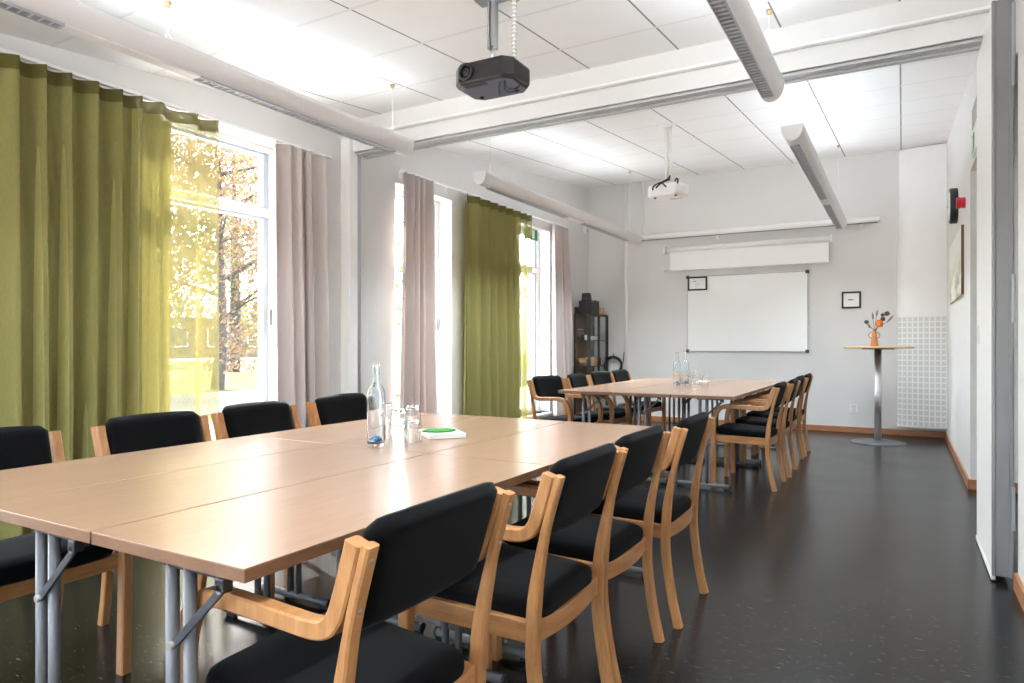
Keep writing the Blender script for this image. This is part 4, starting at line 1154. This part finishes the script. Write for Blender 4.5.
bm = bm_new(); lathe(bm, [(0, 0), (.05, 0), (.052, .01), (.052, .12), (.04, .135), (.037, .135), (.048, .118), (.048, .012), (0, .006)], 24); obj('glass', bm, 'glass', e, smooth=True)
bm = bm_new(); lathe(bm, [(0, .136), (.043, .136), (.043, .155), (0, .155)], 24); obj('lid', bm, 'alu', e)
prop('paper_box', 'paper', (-3.815, -3.765, 8.70, 8.80, SHZ[2], SHZ[2]+.07), 'small white box on upper cabinet shelf beside the jar', 'box')
prop('paper_box', 'vent', (-3.90, -3.80, 8.95, 9.12, SHZ[2], SHZ[2]+.055), 'flat pale box on upper cabinet shelf behind the doors', 'box')
e = thing('wicker_basket', 'small wicker basket on the middle shelf of cabinet', 'basket', (-3.845, 8.74, SHZ[1]+.0006))
bm = bm_new(); lathe(bm, [(0, 0), (.06, 0), (.072, .05), (.078, .10), (.07, .10), (.064, .05), (.052, .01), (0, .01)], 24); obj('body', bm, 'wicker', e)
bm = bm_new(); tube(bm, [(.075*math.cos(2*PI*k/24), .075*math.sin(2*PI*k/24), .103) for k in range(25)], .007, 6); obj('rim', bm, 'wicker', e)
prop('cardboard_box', 'card', (-3.90, -3.78, 8.93, 9.15, SHZ[1], SHZ[1]+.12), 'cardboard box on the middle cabinet shelf behind the doors', 'box', .002)
# cable coil on the back wall
t = thing('cable_coil', 'black cable coil hung on back wall right of the cabinet', 'cable', (-3.69, YB, .79))
bm = bm_new()
for k in range(5):
    rr = .115+.006*k; tube(bm, [((rr+.004*math.sin(5*a+k))*math.cos(a), -.035-.008*(k % 3)+.006*math.sin(3*a), rr*math.sin(a)) for a in [2*PI*j/40 for j in range(41)]], .0085, 8)
obj('loop', bm, 'black', t)
bm = bm_new(); tube(bm, smooth_path([(.11, -.03, -.02), (.15, -.03, .06), (.16, -.03, .14), (.165, -.03, .20)]), .006, 6); tube(bm, smooth_path([(0, -.04, .12), (.01, -.05, .16), (.0, -.05, .18)]), .006, 6); obj('loose_end', bm, 'black', t)
bm = bm_new(); tube(bm, [(0, 0, .105), (0, -.07, .105), (0, -.075, .125)], .006, 8); obj('hook', bm, 'steel', t)

# ------------------------------------------------------------------ outside
ZG = -.4
bm = bm_new(); box(bm, -110, XL-.3, -40, 110, ZG-.2, ZG); struct(obj('lawn', bm, 'grass'))
bm = bm_new(); box(bm, -18.5, -12.8, -40, 110, ZG-.05, ZG+.02); struct(obj('road', bm, 'asphalt'))
bm = bm_new(); box(bm, -11.5, XL-.3, -30, 60, ZG-.05, ZG+.03); box(bm, XL-.3, 30, -30, YF-.2, ZG-.05, ZG+.03); struct(obj('bounce_terrace', bm, 'bounce_paving'))  # pale ground added to bounce sun up onto the ceiling
bm = bm_new(); box(bm, -64, -58, -40, 110, ZG-.05, ZG+.03); struct(obj('path', bm, 'gravel'))
def tree(name, label, x, y, h, tr, crown, leaf, n, size, seed, gap=0):
    rnd = random.Random(seed)
    t = thing(name, label, 'tree', (x, y, ZG), group='trees outside the windows')
    bm = bm_new()
    tube(bm, smooth_path([(0, 0, 0), (.1, .1, h*.25), (0, .1, h*.55), (.1, 0, h*.85)], 5), [tr*(1.15-.9*k/15) for k in range(16)], 10); obj('trunk', bm, 'bark', t)
    bm = bm_new(); br = []
    for k in range(12):
        a = k*2.4; z0 = h*(.25+.05*k); r = crown[0]*(.55+.35*rnd.random())
        e_ = Vector((r*math.cos(a), r*math.sin(a), z0+h*(.05+.12*rnd.random()))); br.append(e_)
        tube(bm, smooth_path([(0, .05, z0), e_*.5+Vector((0, 0, z0*.5+.1)), e_], 4), [tr*.35*(1-.85*j/8) for j in range(9)], 6)
    obj('branch', bm, 'bark', t)
    bm = bm_new()
    zc_, rz_ = crown[1], crown[2]
    cl = []
    for k in range(70):
        while True:
            p = Vector((rnd.uniform(-1, 1), rnd.uniform(-1, 1), rnd.uniform(-1, 1)))
            if .25 < p.length < 1: break
        cl.append(Vector((p.x*crown[0], p.y*crown[0], zc_+p.z*rz_)))
    for k in range(n):
        c = rnd.choice(cl); s = crown[0]*.17
        p = c + Vector((rnd.gauss(0, s), rnd.gauss(0, s), rnd.gauss(0, s*.8)))
        if p.z < .6: continue
        d = Vector((rnd.gauss(0, 1), rnd.gauss(0, 1), rnd.gauss(0, 1))).normalized(); q = d.orthogonal().normalized(); w = d.cross(q)
        l = size*rnd.uniform(.6, 1.3)
        bm.faces.new([bm.verts.new(p-q*l*.5), bm.verts.new(p+w*l*.3), bm.verts.new(p+q*l*.5), bm.verts.new(p-w*l*.3)])
    obj('foliage', bm, leaf, t)
tree('copper_tree', 'copper leaved tree beyond the road, seen through the near window', -19.9, 14.95, 9, .20, (4.6, 5.4, 4.4), 'leaf_copper', 24000, .15, 3)
tree('yellow_green_tree', 'tall yellow green tree behind the copper one', -32, 25, 14, .35, (6.5, 10.0, 6.2), 'leaf_yellow', 16000, .24, 5)
tree('dark_green_tree', 'green tree left of the copper one, behind the green curtain', -36, 11, 10, .3, (3.8, 6.5, 4.2), 'leaf_dark', 6000, .26, 8)
tree('dark_green_tree', 'green tree seen through the middle window', -24, 34, 10, .25, (4.2, 6.0, 4.6), 'leaf_dark', 4500, .26, 9)
tree('yellow_green_tree', 'yellow green tree seen through the rearmost window', -18, 44, 12, .3, (5, 6.6, 5.4), 'leaf_yellow', 6000, .30, 11)
tree('dark_green_tree', 'large green tree far beyond the lawn, left of the far building', -52, 30, 15, .4, (8, 9, 7.5), 'leaf_dark', 5000, .6, 12)
tree('yellow_green_tree', 'low bushy yellow green tree at the right end of the far building', -50, 47, 9, .3, (5.5, 4.0, 3.6), 'leaf_yellow', 5000, .45, 13)
t = thing('far_building', 'low brown building with dark windows far across the lawn', 'building', (-76, 60, ZG))
pbox('wall', 'brick', t, -4, 4, -26, 26, 0, 4.6)
bm = bm_new(); A = [bm.verts.new(p) for p in ((-5, -27, 4.6), (5, -27, 4.6), (0, -27, 7.2))]; B = [bm.verts.new(p) for p in ((-5, 27, 4.6), (5, 27, 4.6), (0, 27, 7.2))]
bm.faces.new(A[::-1]); bm.faces.new(B)
for k in range(3): bm.faces.new((A[k], A[(k+1)%3], B[(k+1)%3], B[k]))
obj('roof', bm, 'roof', t)
for k in range(9):
    yy = -23+k*5.75
    w = pbox('window_frame', 'frame_white', t, 4, 4.12, yy-1.6, yy+1.6, 1.2, 3.6); pbox('pane', 'dark_pane', w, 4.1, 4.16, yy-1.45, yy+1.45, 1.35, 3.45)

# ------------------------------------------------------------------ light
w = bpy.data.worlds.new('sky'); sc.world = w; w.use_nodes = True
nt = w.node_tree; bg = nt.nodes['Background']
sky = nt.nodes.new('ShaderNodeTexSky'); sky.sky_type = 'NISHITA'; sky.sun_disc = False
sky.sun_elevation = math.radians(42); sky.sun_rotation = math.radians(-66); sky.air_density = 1.0; sky.dust_density = 3.0; sky.ozone_density = 1
hs = nt.nodes.new('ShaderNodeHueSaturation'); hs.inputs['Saturation'].default_value = .7
nt.links.new(sky.outputs[0], hs.inputs['Color']); nt.links.new(hs.outputs[0], bg.inputs['Color'])
bg.inputs['Strength'].default_value = .78

sl = bpy.data.lights.new('sun', 'SUN'); sl.energy = 10.0; sl.angle = math.radians(.8); sl.color = (1, .96, .90)
so = bpy.data.objects.new('sun', sl); C.objects.link(so)
d = Vector((1, -.45, -.99)).normalized()
so.rotation_euler = d.to_track_quat('-Z', 'Y').to_euler(); so.location = (-20, 14, 20)

# ------------------------------------------------------------------ camera
cam = bpy.data.cameras.new('camera'); cam.lens = 24; cam.sensor_width = 36; cam.sensor_fit = 'HORIZONTAL'
cam.shift_y = 3/1024; cam.clip_start = .05; cam.clip_end = 400
co = bpy.data.objects.new('camera', cam); C.objects.link(co)
co.location = (0, 0, 1.10); co.rotation_euler = (PI/2, 0, math.radians(29.74))
sc.camera = co

vs = sc.view_settings
vs.view_transform = 'Standard'; vs.look = 'None'; vs.gamma = 1; vs.use_curve_mapping = False; vs.exposure = 1.90
cy = sc.cycles
cy.use_denoising = True; cy.denoiser = 'OPENIMAGEDENOISE'
cy.max_bounces = 14; cy.diffuse_bounces = 7; cy.glossy_bounces = 5; cy.transmission_bounces = 12; cy.transparent_max_bounces = 16
cy.sample_clamp_indirect = 8; cy.caustics_reflective = False; cy.caustics_refractive = False
